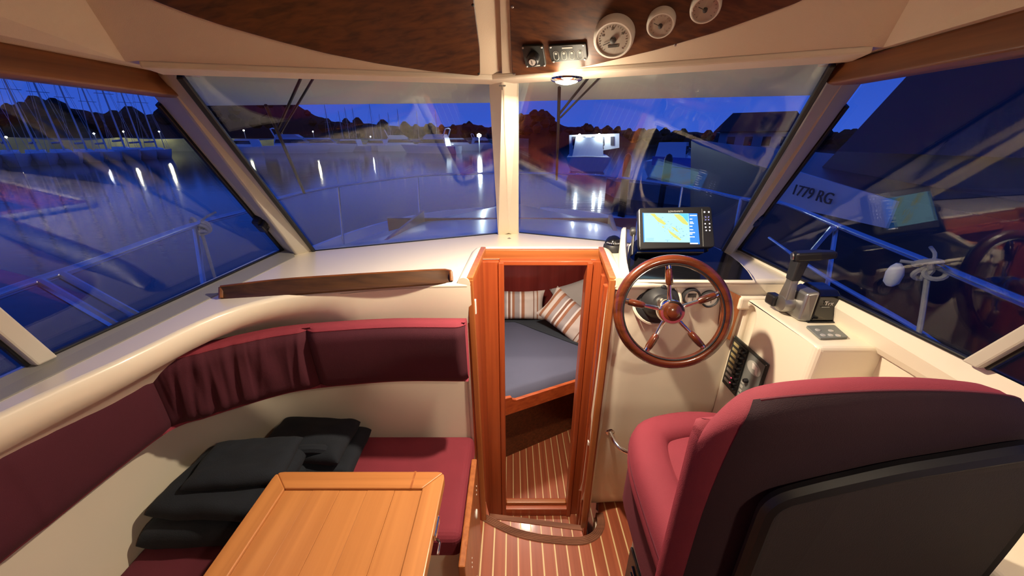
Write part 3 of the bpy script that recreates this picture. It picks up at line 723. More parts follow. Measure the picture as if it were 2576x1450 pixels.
# ================================================================== dinette
ZB0, ZB1 = .840, 1.064
Pb = [PZ(*q, ZB0) for q in ((1176,972),(1000,977),(850,986),(760,997),(700,1010),(600,1040),(510,1070),(440,1095),(300,1205),(150,1330),(0,1452))]
Pb[0].y = Pb[1].y = (Pb[0].y+Pb[1].y)/2
Pb.append(V((Pb[-1].x-.01,-.3,ZB0)))
PC = catmull(Pb, 160); PO = outward(PC, 1)
if PO[0].y < 0: PO = [-q for q in PO]
def idx(px,py):
    q = PZ(px,py,ZB0); return min(range(len(PC)), key=lambda i: (PC[i]-q).length)
iA, iB = idx(800,992), idx(440,1095)
def cushion(i0, i1, label, gather=0):
    """face panel darkened for shade between a red boxing band; both carried along the bench"""
    n_ = i1-i0; path = PC[i0:i1+1]; outs = PO[i0:i1+1]
    t_ = thing('backrest_cushion', label, 'cushion', loc=(sum(p.x for p in path)/len(path), sum(p.y for p in path)/len(path), ZB0), group='dinette backrest cushions')
    P2 = resample(path, n_*5 if gather else n_*2); O2 = outward(P2, 1)
    if (O2[0]-outs[0]).length > 1: O2 = [-q for q in O2]
    H = ZB1-ZB0; face = []; box = []; NZ = 16
    for i, (p, o_) in enumerate(zip(P2, O2)):
        s_ = i/(len(P2)-1); L_ = (path[0]-path[-1]).length; en_ = min(1, s_*L_/.03, (1-s_)*L_/.03); en_ = math.sin(en_*math.pi/2)
        q = V((p.x,p.y,0)); r = []
        for k in range(NZ+1):
            zz = k/NZ; d = .012 - .010*(zz) - .006*math.sin(math.pi*zz)*en_ + .018*(1-en_) + .014*max(0,abs(zz-.5)*2-.8)/.2
            if gather:
                g1 = noise.noise(V((s_*9, zz*.8, 3.1))); g2 = max(0, noise.noise(V((s_*17+zz*1.2, zz*.6, 7.7))))
                d += en_*gather*(g1*.8 + g2*1.3)*math.sin(math.pi*min(1,max(0,.12+zz*.8)))
            r.append(q + o_*d + UP*(ZB0+.006+(H-.012)*zz))
        face.append(r)
        top, bot = r[-1], r[0]
        box.append([top, top+o_*.006+UP*.005, q+o_*.030+UP*(ZB1+.002), q+o_*.070+UP*(ZB1-.003), q+o_*.078+UP*(ZB1-.02), q+o_*.078+UP*(ZB0+.02), q+o_*.065+UP*ZB0, q+o_*.03+UP*ZB0, bot])
    MB().grid(face).build('face_panel', M['burgundy_back_shaded'], t_, smooth=75)
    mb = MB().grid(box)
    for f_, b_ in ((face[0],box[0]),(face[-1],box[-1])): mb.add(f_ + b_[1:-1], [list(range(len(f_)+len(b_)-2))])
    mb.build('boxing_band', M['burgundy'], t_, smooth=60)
    MB().tube([r[-1]-UP*.001 for r in face], .0026, 6).build('piping', M['burgundy'], t_)
    return t_
cushion(0, iA, 'straight burgundy backrest cushion beside the companionway')
cushion(iA, iB, 'gathered burgundy corner backrest cushion with folds', .013)
cushion(iB-1, len(PC)-1, 'long burgundy backrest cushion along the left side')
# bench seats
def rbox(c, size, r, n=6, bulge=0):
    """soft box: superellipsoid-like grid shell"""
    mb = MB(); rows = []
    for i in range(n*4+1):
        ph = -math.pi/2 + math.pi*i/(n*4); r_ = []
        for j in range(n*8):
            th = 2*math.pi*j/(n*8)
            def pw(v, e): return math.copysign(abs(v)**e, v)
            r_.append(V(c)+V((size[0]/2*pw(math.cos(ph),r)*pw(math.cos(th),r), size[1]/2*pw(math.cos(ph),r)*pw(math.sin(th),r), size[2]/2*pw(math.sin(ph),r*1.3))))
        rows.append(r_)
    return mb.grid(rows, closed_u=True)
ZS = .50
s1 = thing('seat_cushion', 'burgundy bench cushion in front of the forward bulkhead', 'cushion', loc=(-.45,.9,ZS-.10), group='dinette seat cushions')
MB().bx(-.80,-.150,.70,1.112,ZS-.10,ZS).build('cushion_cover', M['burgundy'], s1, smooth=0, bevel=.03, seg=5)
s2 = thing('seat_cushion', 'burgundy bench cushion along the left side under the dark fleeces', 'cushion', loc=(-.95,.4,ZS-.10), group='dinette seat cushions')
MB().prism([V((-1.085,-.3,ZS-.10)), V((-.805,-.3,ZS-.10)), V((-.805,1.1,ZS-.10)), V((-1.0,1.07,ZS-.10)), V((-1.085,.95,ZS-.10))], UP*.098).build('cushion_cover', M['burgundy_dark_shade'], s2, smooth=0, bevel=.025, seg=4)
bs = thing('dinette_bench', 'cream moulded base under the dinette benches', 'bench', loc=(-.6,.5,0))
MB().bx(-.79,-.165,.74,1.11,0,ZS-.102).build('base_front', M['gel'], bs, smooth=0, bevel=.008)
MB().bx(-1.08,-.80,-.3,1.06,0,ZS-.104).build('base_side', M['gel'], bs, smooth=0, bevel=.008)
# wooden end board of the bench
eb = thing('bench_end_board', 'varnished wooden end board standing at the bench beside the companionway', 'board', loc=(-.14,.8,0))
z0 = [PX(1196,1158,-.140), PX(1162,1395,-.140)]
MB().prism([V((-.150,.985,0)), V((-.150,.985,.505)), V((-.150,.62,.505)), V((-.150,.62,.44)), V((-.150,.66,0))], V((.020,0,0))).build('board', M['oak_trim'], eb, smooth=0, bevel=.004)
for y, z, r in ((.885,.345,.016),(.70,.20,.022),(.80,.10,.018)):
    MB().lathe((-.130,y,z), (1,0,0), [(r,0),(r,.003),(r*.7,.005),(.001,.005)], 20).build('cover_cap', M['white'], eb)
for y, z in ((.93,.43),(.925,.415),(.92,.40),(.74,.34),(.735,.325),(.73,.31)):
    MB().lathe((-.130,y,z), (1,0,0), [(.003,0),(.003,.001),(.001,.0012)], 10).build('screw', M['white'], eb)
MB().bx(-.160,-.150,.93,.95,.40,.45).build('hinge', M['chrome'], eb, smooth=0, bevel=.002)
# table
ZT = .75
TL, TR = PZ(700,1188,ZT), PZ(1117,1188,ZT); tx0, tx1, ty1, ty0 = TL.x-.004, TR.x+.004, TL.y, -.12
tb = thing('dinette_table', 'rectangular teak table with a mitred raised border', 'table', loc=((tx0+tx1)/2,.3,0))
bw = .052
nB = 5; inn = (tx0+bw, tx1-bw)
for k in range(nB):
    a = inn[0]+(inn[1]-inn[0])*k/nB; b_ = inn[0]+(inn[1]-inn[0])*(k+1)/nB
    MB().bx(a+.0003,b_-.0003,ty0+bw,ty1-bw,ZT-.024,ZT-.005+.0004*(k%2)).build('tabletop_board', M['teak'], tb, smooth=0, bevel=.0006, seg=1)
o_ = [V((tx0,ty0,ZT-.026)),V((tx1,ty0,ZT-.026)),V((tx1,ty1,ZT-.026)),V((tx0,ty1,ZT-.026))]
i_ = [V((tx0+bw,ty0+bw,ZT-.026)),V((tx1-bw,ty0+bw,ZT-.026)),V((tx1-bw,ty1-bw,ZT-.026)),V((tx0+bw,ty1-bw,ZT-.026))]
for k in range(4):
    a, b_, c, d = o_[k], o_[(k+1)%4], i_[(k+1)%4], i_[k]
    u = (b_-a).normalized(); rr = .022
    lp_ = [a+u*rr, b_-u*rr, b_-u*rr*.38+(c-b_).normalized()*rr*.12, b_+(c-b_).normalized()*rr*.41, c, d, a+(d-a).normalized()*rr*.41, a+u*rr*.38+(d-a).normalized()*rr*.12]
    MB().prism(lp_, UP*.028).build('border_rail', M['teak_x' if k % 2 == 0 else 'teak'], tb, smooth=0, bevel=.004, seg=3)
MB().bx(tx1-.085,tx1-.080,ty1-bw,ty1,ZT+.0015,ZT+.0030).build('spline', M['oak_trim'], tb, smooth=0)
MB().lathe(((tx0+tx1)/2,.25,0), (0,0,1), [(.12,0),(.12,.012),(.045,.02),(.035,.05),(.035,ZT-.05),(.08,ZT-.027)], 28).build('pedestal', M['satin'], tb)
lt = MB().bx(tx1,tx1+.006,.55,.60,ZT-.024,ZT-.006).build('latch_plate', M['chrome'], tb, smooth=0, bevel=.002)
MB().tube([V((tx1+.006,.555,ZT-.022)),V((tx1+.014,.55,ZT-.028)),V((tx1+.014,.525,ZT-.03))], .003, 8).build('latch_hook', M['chrome'], tb)
# folded dark fleeces: soft slabs laid one on another
def soft_slab(c, size, rot, seed, tilt=0, e=9):
    mb = MB(); n = 30
    for s_ in (1,-1):
        rows = []
        for i in range(n+1):
            r = []
            for j in range(n+1):
                a, b_ = math.sin((j/n*2-1)*math.pi/2), math.sin((i/n*2-1)*math.pi/2)
                f = max(0,(1-abs(a)**e)*(1-abs(b_)**e))**.5
                z = s_*size[2]/2*f + (.010*noise.noise(V((a*1.3+seed,b_*1.3,s_))) + .005*noise.noise(V((a*3.1,b_*2.7,seed))))*f + tilt*a*.5
                wv = 1+.05*noise.noise(V((a*1.7,b_*1.7,seed+5)))
                p = V((a*size[0]/2*wv, b_*size[1]/2*wv, z)); p.rotate(Matrix.Rotation(rot,3,'Z')); r.append(V(c)+p)
            rows.append(r)
        mb.grid(rows)
    return mb
fg = 'folded fleeces on the bench'
fj = thing('fleece_jacket', 'dark folded fleece jacket against the forward bulkhead', 'fleece', loc=(-.74,.985,ZS), group=fg)
soft_slab((-.72,.985,ZS+.035), (.33,.22,.07), .02, 3.0).build('folded_layer', M['fleece'], fj, smooth=80)
soft_slab((-.735,.99,ZS+.095), (.30,.19,.06), -.05, 5.2).build('folded_layer', M['fleece'], fj, smooth=80)
MB().tube(catmull([V((-.86,.915,ZS+.122)),V((-.76,.905,ZS+.130)),V((-.67,.915,ZS+.128)),V((-.62,.925,ZS+.10)),V((-.61,.91,ZS+.06))],20), [.016]*20, 8).build('rolled_hem', M['fleece'], fj)
fk = thing('fleece_blanket', 'black folded fleece blanket on the left bench behind the table', 'fleece', loc=(-.87,.80,ZS), group=fg)
soft_slab((-.88,.790,ZS+.045), (.37,.26,.09), .06, 8.0).build('folded_layer', M['fleece'], fk, smooth=80)
soft_slab((-.865,.800,ZS+.120), (.34,.24,.07), -.04, 11.0).build('folded_layer', M['fleece'], fk, smooth=80)
soft_slab((-.83,.825,ZS+.170), (.27,.17,.045), .10, 14.0).build('folded_layer', M['fleece'], fk, smooth=80)

# ================================================================== helm
# raised instrument hood with black glare panel
HP = (PZ(1735,706,ZD+.004), V((0,-.27,1)).normalized())
hpx = [(1578,704),(1892,706),(1878,684),(1860,664),(1835,645),(1800,626),(1765,612),(1700,603),(1640,602),(1600,606),(1583,622),(1578,650)]
hd_ = thing('glare_panel', 'black glare panel on the raised helm hood under the chartplotter', 'panel', loc=PP(1720,660,*HP))
lo_ = [PP(*q,*HP) for q in hpx]
MB().prism([p+HP[1]*.001 for p in lo_], HP[1]*.003).build('black_sheet', M['blackgloss'], hd_, smooth=0)
c_ = sum(lo_, V((0,0,0)))/len(lo_)
ho = [p + (V((p.x,p.y,0))-V((c_.x,c_.y,0))).normalized()*.012 for p in lo_]
hb_ = MB().grid([[V((p.x,p.y,ZD-.006)) for p in ho], [p-UP*.001 for p in ho]], closed_u=True, caps=True).build('hood', M['gel'], hd_, smooth=40, bevel=.004)
# low cream wall at the left of the hood
cw_ = [V((.388,1.115,0)), V((.395,1.20,0)), V((.415,1.30,0)), V((.445,1.40,0)), V((.47,1.46,0))]
cwp = catmull(cw_, 16); co = outward(cwp, 1)
MB().grid([[p+o_*d+UP*z for d, z in ((-.010,ZD-.01),(-.010,ZD+h-.008),(-.004,ZD+h),(.006,ZD+h),(.012,ZD+h-.01),(.014,ZD-.01))] for p, o_, h in [(p, o_, .012+.105*min(1,max(0,i/10))*(1 if i < 12 else max(.3,1-(i-12)/5))) for i, (p, o_) in enumerate(zip(cwp, co))]], closed_u=True, caps=True).build('coaming', M['gel'], hd_, smooth=50)
# compass
cc = PZ(1541,631,ZD)
cm = thing('compass', 'black dome compass on the dashboard beside the hood', 'compass', loc=(cc.x,cc.y,ZD))
MB().lathe((cc.x,cc.y,ZD), (0,0,1), [(.040,0),(.041,.012),(.039,.026),(.036,.030)], 32).build('base', M['rubber'], cm)
MB().lathe((cc.x,cc.y,ZD+.028), (0,0,1), [(.036*math.cos(a), .038*math.sin(a)) for a in [math.pi/2*k/8 for k in range(8)]]+[(.001,.038)], 32, caps=False).build('dome', M['blackgloss'], cm)
vd = (C0-V((cc.x,cc.y,ZD+.035))).normalized(); sd = V((vd.y,-vd.x,0)).normalized()
for k in range(-4,5):
    a = k*.20; rr_ = .0366; d = (V((vd.x,vd.y,0)).normalized()*math.cos(a)*1.0 + sd*math.sin(a)); p = V((cc.x,cc.y,ZD+.028)) + d*rr_*.955 + UP*.012
    MB().box(p, (.0022,.0012,.0048), (sd*math.cos(a)-V((vd.x,vd.y,0)).normalized()*math.sin(a), d, UP)).build('card_mark', M['white'], cm, smooth=0)
# chartplotter
CPn = V((-.14,-.88,.46)).normalized(); CP = (PY(1703,574,1.215), CPn)
def cpt(px, py, off=0): return PP(px,py,*CP) + CPn*off
def zq(x, y): return (1500+x/4.531, 500+y/4.531)
ct_ = thing('chartplotter', 'black chartplotter with a lit sea chart on the helm hood', 'screen', loc=cpt(1703,628))
body = rounded([cpt(1606,523),cpt(1790,519),cpt(1800,622),cpt(1608,628)], .012, 4)
MB().prism([p-CPn*.034 for p in body], CPn*.034).build('housing', M['black'], ct_, smooth=0, bevel=.004)
scr = [cpt(*zq(*q),.0006) for q in ((540,165),(1150,170),(1180,520),(550,496))]
mat('screen_chart', (.03,.05,.06), .15, emit=(.42,.80,.92), es=1.0); mat('screen_menu', (.02,.1,.4), .15, emit=(.03,.17,.62), es=.8); mat('screen_land', (.05,.05,.01), .2, emit=(.68,.70,.20), es=.9)
mat('screen_water', (.05,.2,.5), .2, emit=(.06,.38,.78), es=.8); mat('screen_dot', (.1,.2,.3), .2, emit=(.14,.30,.42), es=.6); mat('screen_text', (.9,.9,1), .2, emit=(.75,.85,1), es=1.0); mat('key_light', (.8,.8,.9), .3, emit=(.75,.8,1), es=.8); mat('key_blue', (.2,.2,.9), .3, emit=(.22,.25,1), es=.9)
ss = thing
def zpoly(nm, pts, off, m, th=.0003, par=None): return MB().prism([cpt(*zq(*q),off) for q in pts], CPn*th).build(nm, m, par or ct_, smooth=0)
scr_ = zpoly('screen', ((540,165),(1050,169),(1070,500),(550,496)), .0005, M['screen_chart'])
zpoly('menu_column', ((1050,169),(1150,170),(1180,520),(1070,518)), .0005, M['screen_menu'])
zpoly('screen_edge', ((527,160),(540,165),(550,496),(540,500)), .0005, M['screen_menu'])
for pts in (((610,172),(665,172),(690,205),(740,235),(795,285),(775,302),(735,280),(700,262),(660,215)), ((880,180),(945,180),(990,215),(1046,288),(1040,305),(985,285),(930,235)), ((812,340),(840,372),(900,408),(972,470),(950,477),(880,437),(832,390)), ((848,315),(900,337),(942,382),(915,377)), ((745,312),(768,318),(776,334),(756,332))):
    zpoly('chart_island', pts, .0009, M['screen_land'], par=scr_)
zpoly('chart_shallows', ((930,171),(1046,171),(1048,272),(1020,250),(985,205)), .0008, M['screen_water'], par=scr_)
rnd = random.Random(3)
for k in range(70):
    t_ = rnd.random(); x = 690+t_*290+rnd.gauss(0,42); y = 190+t_*270+rnd.gauss(0,34)
    if not (560 < x < 1035 and 180 < y < 480): continue
    r = rnd.uniform(3,9); zpoly('chart_sounding', ((x-r,y-r*.5),(x+r*.7,y-r*.2),(x+r,y+r*.7),(x-r*.4,y+r*.4)), .0011, M['screen_dot'], .0002, scr_)
for y0, ln in ((194,80),(234,28),(268,35),(283,45),(316,30),(355,38),(388,58),(405,30),(437,55)): zpoly('menu_text_bar', ((1064,y0-4),(1064+ln,y0-4),(1065+ln,y0+4),(1065,y0+4)), .0009, M['screen_text'])
for q in ((1068,512,20),(1092,512,65)): zpoly('menu_text_bar', ((q[0],q[1]-6),(q[0]+q[2],q[1]-6),(q[0]+q[2],q[1]+6),(q[0],q[1]+6)), .0010, M['screen_text'])
for x0, x1, y0, y1 in ((568,655,450,456),(568,655,462,468),(568,655,474,480),(780,840,470,474),(806,814,474,494),(562,590,186,190)): zpoly('scale_mark', ((x0,y0),(x1,y0),(x1,y1),(x0,y1)), .0009, M['screen_dot'])
zpoly('key_strip', ((1200,118),(1206,118),(1222,545),(1215,545)), .0004, M['panelgrey'])
for x, y in ((1232,154),(1282,154),(1240,288),(1290,288),(1246,327),(1291,327),(1252,364),(1292,364)):
    p = cpt(*zq(x,y)); r = .0030 if y > 200 else .0036
    ky = MB().lathe(p, CPn, [(r*1.6,0),(r*1.5,.0012)], 14).build('key', M['rubber'], ct_)
    MB().lathe(p+CPn*.0012, CPn, [(r*.75,0),(r*.7,.0003)], 10).build('key_symbol', M['key_light'], ky)
p = cpt(*zq(1260,228)); MB().lathe(p, CPn, [(.0115,0),(.0105,.0022),(.004,.0026)], 24).build('cursor_pad', M['rubber'], ct_)
exC = (cpt(1790,575)-cpt(1610,577)).normalized(); eyC = CPn.cross(exC).normalized()
for sx_ in (-1,1):
    for sy_ in (-1,1):
        d = (exC*sx_+eyC*sy_).normalized(); MB().box(p+d*.0068+CPn*.0026, (.0045,.0018,.0004), (d, CPn.cross(d), CPn)).build('cursor_mark', M['key_blue'], ct_, smooth=0)
text_mesh('maker_lettering', 'LOWRANCE', .0085, cpt(*zq(903,147),.0006), exC, eyC, M['labelgrey'], ct_, .0003)
# bracket
bk = cpt(1597,580,-.018)
MB().lathe(bk+exC*.004, -exC, [(.016,0),(.017,.010),(.013,.016)], 18).build('bracket_knob', M['rubber'], ct_)
MB().prism([bk+exC*.004+CPn*.010-eyC*-.01, bk+exC*.004-CPn*.012+eyC*.01, bk-eyC*.085-CPn*.030-exC*.004, bk-eyC*.085+CPn*.014-exC*.004], -exC*.006).build('bracket_arm', M['black'], ct_, smooth=0, bevel=.002)
b2 = cpt(1786,580,-.038)
MB().prism([b2+CPn*.010+eyC*.01, b2-CPn*.012+eyC*.01, b2-eyC*.066-CPn*.020, b2-eyC*.066+CPn*.010], exC*.006).build('bracket_arm', M['black'], ct_, smooth=0, bevel=.002)
MB().box((bk+b2)/2-eyC*.072-CPn*.020, ((b2-bk).length*.9,.006,.05), (exC,eyC,CPn)).build('bracket_foot', M['black'], ct_, smooth=0, bevel=.002)
# steering wheel
Bc = PY(1652,760,1.116); Wc = PY(1690,785,.955)
wn = V((-.14,-.93,.34)).normalized(); wx = V((1,0,0)); wx = (wx - wn*wx.dot(wn)).normalized(); wy = wn.cross(wx); wy = wy if wy.z > 0 else -wy
RW = 130*(Wc-C0).length/ray(1690,785).length/FPX
sw_ = thing('steering_wheel', 'varnished wooden steering wheel with five chrome and wood spokes', 'steering wheel', loc=Wc)
MB().tube([Wc + wx*RW*math.cos(2*math.pi*k/64) + wy*RW*math.sin(2*math.pi*k/64) for k in range(64)], .0165, 14, closed=True).build('rim', M['gloss_wood'], sw_)
MB().tube([Wc + wn*.0125 + wx*(RW-.012)*math.cos(2*math.pi*k/64) + wy*(RW-.012)*math.sin(2*math.pi*k/64) for k in range(64)], .0022, 6, closed=True).build('rim_inlay', M['black'], sw_)
Hc = Wc - wn*.012
MB().lathe(Hc-wn*.045, wn, [(.028,0),(.028,.02),(.037,.024),(.037,.060),(.034,.065),(.022,.066)], 36).build('hub', M['chrome'], sw_)
MB().lathe(Hc+wn*.0205, wn, [(.027,0),(.0265,.002),(.0185,.004),(.018,.009),(.015,.011),(.001,.011)], 32).build('hub_cap', M['gloss_wood'], sw_)
for a in (95,23,-49,-121,167):
    d = wx*math.cos(math.radians(a))+wy*math.sin(math.radians(a))
    sp_ = MB().tube([Hc+d*.028, Hc+d*.050, Hc.lerp(Wc,.7)+d*.075, Wc+d*(RW-.006)], [.008,.0065,.0055,.0055], 10).build('spoke', M['chrome'], sw_)
    q0 = Hc.lerp(Wc,.75)+d*(.080); q1 = Wc+d*(RW-.024)
    MB().tube([q0, q0.lerp(q1,.12), q0.lerp(q1,.5), q0.lerp(q1,.9), q1], [.008,.0105,.0115,.0105,.009], 12).build('spoke_sleeve', M['gloss_wood'], sp_)
    MB().tube([q1, q1+d*.012], [.0095,.0085], 12).build('spoke_ferrule', M['chrome'], sp_)
wb = thing('wheel_mount', 'black domed steering mount on the helm bulkhead behind the wheel', 'steering mount', loc=Bc)
MB().lathe(Bc+V((0,.004,0)), wn, [(.085,-.012),(.083,.006),(.077,.010),(.074,.008)], 40, caps=False).build('backing_ring', M['gel'], wb)
MB().lathe(Bc, wn, [(.073,-.004),(.072,.008),(.064,.014),(.056,.016),(.054,.026),(.046,.048),(.036,.062),(.030,.068)], 40).build('dome', M['rubber'], wb)
MB().tube([Bc+wn*.06, Hc-wn*.04], .024, 20).build('shaft', M['chrome'], wb)
MB().lathe(Bc+wn*.030+wx*.012+wy*.052, wn, [(.008,0),(.008,.012),(.004,.014)], 12).build('cap_screw', M['black'], wb)
# twin gauges on the bulkhead
for (px, py, lb) in ((1738,746,'dark rimmed helm gauge nearer the steering mount'),(1784,752,'dark rimmed helm gauge nearer the side console')):
    c = PY(px,py,1.112); g_ = thing('helm_gauge', lb, 'gauge', loc=c, group='helm bulkhead gauges')
    MB().lathe(c, (0,-1,.0), [(.030,-.006),(.030,.008),(.026,.011),(.023,.008)], 32, caps=False).build('bezel', M['rubber'], g_)
    MB().lathe(c, (0,-1,0), [(.024,0),(.024,.006),(.001,.0062)], 28).build('dial', M['silver'], g_)
    MB().box(c+V((0,-.0068,.006)), (.028,.0006,.014)).build('dial_shade', M['print'], g_, smooth=0)
    MB().box(c+V((.004,-.0075,-.002)), (.002,.0006,.022)).build('needle', M['print'], g_, smooth=0)
# wooden insert beside the console
wi = [PY(*q,1.113) for q in ((1818,722),(1868,748),(1834,856),(1806,836))]
tag(MB().prism(wi, (0,-.006,0)).build('wood_insert', M['oak_trim'], smooth=0, bevel=.002), 'orange wooden insert panel between wheel and side console', 'panel')
# side console under the throttle
XC, ZCo = .80, 1.10
sc = thing('side_console', 'cream moulded console under the throttle along the right side', 'console', loc=(.9,.9,0))
blk = MB().prism([V((XC,1.135,0)), V((XC,.80,0)), V((.985,.80,0)), V((.985,1.135,0))], UP*ZCo).build('console_body', M['gel'], sc, smooth=0)
ny, nz = PX(1876,826,XC).y, PX(1876,826,XC).z
nc = [V((XC-.05, ny-.025, .80)), V((XC-.05, ny+.028, .80))] + [V((XC-.05, ny+.0015+.0265*math.cos(a), nz+.03+.05*math.sin(a))) for a in [math.pi*k/10 for k in range(11)]]
cut_mb = MB().prism(nc, V((.085,0,0)))
_c = cut_mb.build('cutter', M['gel']); bl_loc = wloc(sc)
_m = blk.modifiers.new('x','BOOLEAN'); _m.operation = 'DIFFERENCE'; _m.object = _c; _m.solver = 'EXACT'
bpy.context.view_layer.update(); _me = bpy.data.meshes.new_from_object(blk.evaluated_get(bpy.context.evaluated_depsgraph_get()))
blk.modifiers.clear(); blk.data = _me; bpy.data.objects.remove(_c)
_b = blk.modifiers.new('b','BEVEL'); _b.width = .014; _b.segments = 4; _b.limit_method = 'ANGLE'; _b.angle_limit = math.radians(50)
MB().prism([V((XC+.005,.81,0)), V((XC+.005,-.3,0)), V((1.0,-.3,0)), V((1.0,.81,0))], UP*.93).build('console_shelf', M['gel'], sc, smooth=0, bevel=.014, seg=4)
MB().prism([V((XC-.03,1.14,1.06)), V((XC+.16,1.14,1.06)), V((XC+.16,1.10,1.06)), V((XC-.03,1.10,1.06))], UP*.05).build('console_ledge', M['gel'], sc, smooth=0, bevel=.01, seg=3)
# switch panel on the console's inboard face
spx = XC-.001
sp_ = thing('electrical_panel', 'grey electrical switch panel with breakers on the side console', 'panel', loc=(spx,1.02,.76))
Y0, Y1, Z0, Z1 = .932, 1.112, .758, .956     # Y1 is the forward edge (left in the picture)
MB().bx(spx-.008,spx,Y0,Y1,Z0,Z1).build('back_plate', M['panelblack'], sp_, smooth=0, bevel=.002)
fx = spx-.0085
MB().bx(fx-.0015,fx,Y0+.006,Y0+.086,Z0+.008,Z1-.008).build('grey_plate', M['panelgrey'], sp_, smooth=0)
MB().bx(fx-.0015,fx,Y0+.094,Y1-.006,Z0+.008,Z1-.008).build('breaker_plate', M['panelblack'], sp_, smooth=0)
for k in range(8):
    z = Z1-.022-k*.0215
    MB().bx(fx-.0022,fx-.0010,Y1-.042,Y1-.012,z-.006,z+.005).build('label_strip', M['yellowlabel' if k < 5 else 'labelgrey'], sp_, smooth=0)
    t_ = MB().box(V((fx-.005,Y1-.060,z)), (.010,.016,.012)).build('rocker_switch', M['black'], sp_, smooth=0, bevel=.002)
    MB().lathe((fx-.001,Y1-.078,z), (-1,0,0), [(.005,0),(.005,.010),(.004,.012)], 12).build('breaker_button', M['black'], sp_)
for k in range(2): MB().lathe((fx-.001,Y1-.046,Z0+.030+k*.02), (-1,0,0), [(.0025,0),(.0015,.0015)], 8).build('warning_light', M['red_led'], sp_)
boat = [V((fx-.0018, Y0+.046+.034*math.cos(a), Z1-.045+.022*math.sin(a))) for a in [2*math.pi*k/24 for k in range(24)]]
MB().prism(boat, V((-.0005,0,0))).build('boat_diagram', M['labelgrey'], sp_, smooth=0)
MB().prism([V((fx-.0025,Y0+.056,Z1-.030)),V((fx-.0025,Y0+.030,Z1-.034)),V((fx-.0025,Y0+.024,Z1-.060)),V((fx-.0025,Y0+.034,Z1-.058)),V((fx-.0025,Y0+.038,Z1-.046)),V((fx-.0025,Y0+.052,Z1-.050))], V((-.0005,0,0))).build('diagram_mark', M['white'], sp_, smooth=0)
for k in range(4):
    MB().bx(fx-.0026,fx-.0015,Y0+.068,Y0+.082,Z0+.018+k*.018,Z0+.028+k*.018).build('label_strip', M['labelgrey'], sp_, smooth=0)
for y, z, r in ((.058,.095,.008),(.030,.055,.007),(.044,.035,.006),(.026,.025,.006)):
    MB().lathe((fx-.001,Y0+y,Z0+z), (-1,0,0), [(r,0),(r,.008),(r*.7,.014)], 16).build('control_knob', M['black'], sp_)
for y in (Y0+.004,Y1-.004):
    for z in (Z0+.004,Z1-.004): screw(V((spx-.008,y,z)), (-1,0,0), sp_, .002)
# throttle
tq = PZ(2028,806,ZCo)
tx_, ty_ = .895, .985
th = thing('throttle_control', 'black and silver throttle lever on the side console', 'throttle', loc=(tx_,ty_,ZCo))
MB().prism([V((.872,1.035,ZCo)),V((.955,1.035,ZCo)),V((.955,.935,ZCo)),V((.872,.935,ZCo))], UP*.004).build('base_plate', M['black'], th, smooth=0, bevel=.002)
MB().grid([[V((.882,1.030,ZCo+.004)),V((.952,1.030,ZCo+.004)),V((.952,.940,ZCo+.004)),V((.882,.940,ZCo+.004))],[V((.886,1.022,ZCo+.085)),V((.950,1.022,ZCo+.085)),V((.950,.944,ZCo+.085)),V((.886,.944,ZCo+.085))],[V((.890,1.012,ZCo+.102)),V((.946,1.012,ZCo+.102)),V((.946,.956,ZCo+.098)),V((.890,.956,ZCo+.098))]], closed_u=True, caps=True).build('black_housing', M['blackgloss'], th, smooth=0, bevel=.005, seg=3)
MB().grid([[V((.850,1.030,ZCo+.002)),V((.883,1.030,ZCo+.002)),V((.883,.938,ZCo+.002)),V((.850,.945,ZCo+.002))],[V((.860,1.015,ZCo+.085)),V((.887,1.022,ZCo+.096)),V((.887,.943,ZCo+.096)),V((.860,.955,ZCo+.085))]], closed_u=True, caps=True).build('silver_flank', M['satin_dark'], th, smooth=0, bevel=.006, seg=3)
lv0 = V((.838,1.000,ZCo+.035)); lv1 = PX(2012,655,.845)
MB().lathe(lv0+V((.02,0,0)), (-1,0,0), [(.026,0),(.027,.022),(.024,.034),(.012,.036)], 24).build('pivot', M['satin_dark'], th)
MB().box(lv0+V((-.012,.030,.0)), (.03,.04,.036)).build('pivot_cap', M['black'], th, smooth=0, bevel=.006)
ld = (lv1-lv0).normalized(); ls = V((1,0,0)); ln_ = ld.cross(ls).normalized()
MB().grid([[lv0+ls*a*.014+ln_*b_*.020 for a,b_ in ((-1,-1),(1,-1),(1,1),(-1,1))],[lv0.lerp(lv1,.5)+ls*a*.011+ln_*b_*.013 for a,b_ in ((-1,-1),(1,-1),(1,1),(-1,1))],[lv1+ls*a*.010+ln_*b_*.012 for a,b_ in ((-1,-1),(1,-1),(1,1),(-1,1))]], closed_u=True, caps=True).build('lever_arm', M['satin_dark'], th, smooth=0, bevel=.004, seg=3)
q = lv0.lerp(lv1,.55)
MB().grid([[p_+ls*a*sx__+ln_*b_*sy__ for a,b_ in ((-1,-1),(1,-1),(1,1),(-1,1))] for p_, sx__, sy__ in ((q,.013,.015),(lv1-ld*.02,.015,.017),(lv1+ld*.012,.017,.020))], closed_u=True, caps=True).build('lever_neck', M['rubber'], th, smooth=0, bevel=.005, seg=3)
gp0 = lv1+V((-.022,0,.012)); gp1 = PX(2103,640,.915)
gd = (gp1-gp0).normalized(); gs = gd.cross(UP).normalized(); gu = gs.cross(gd)
MB().grid([[p_+gs*a*.019*k+gu*b_*.013*k for a,b_ in ((-1,-1),(1,-1),(1,1),(-1,1))] for p_, k in ((gp0,.85),(gp0+gd*.008,1),(gp0.lerp(gp1,.6),1),(gp1,.75))], closed_u=True, caps=True).build('grip', M['black'], th, smooth=0, bevel=.006, seg=3)
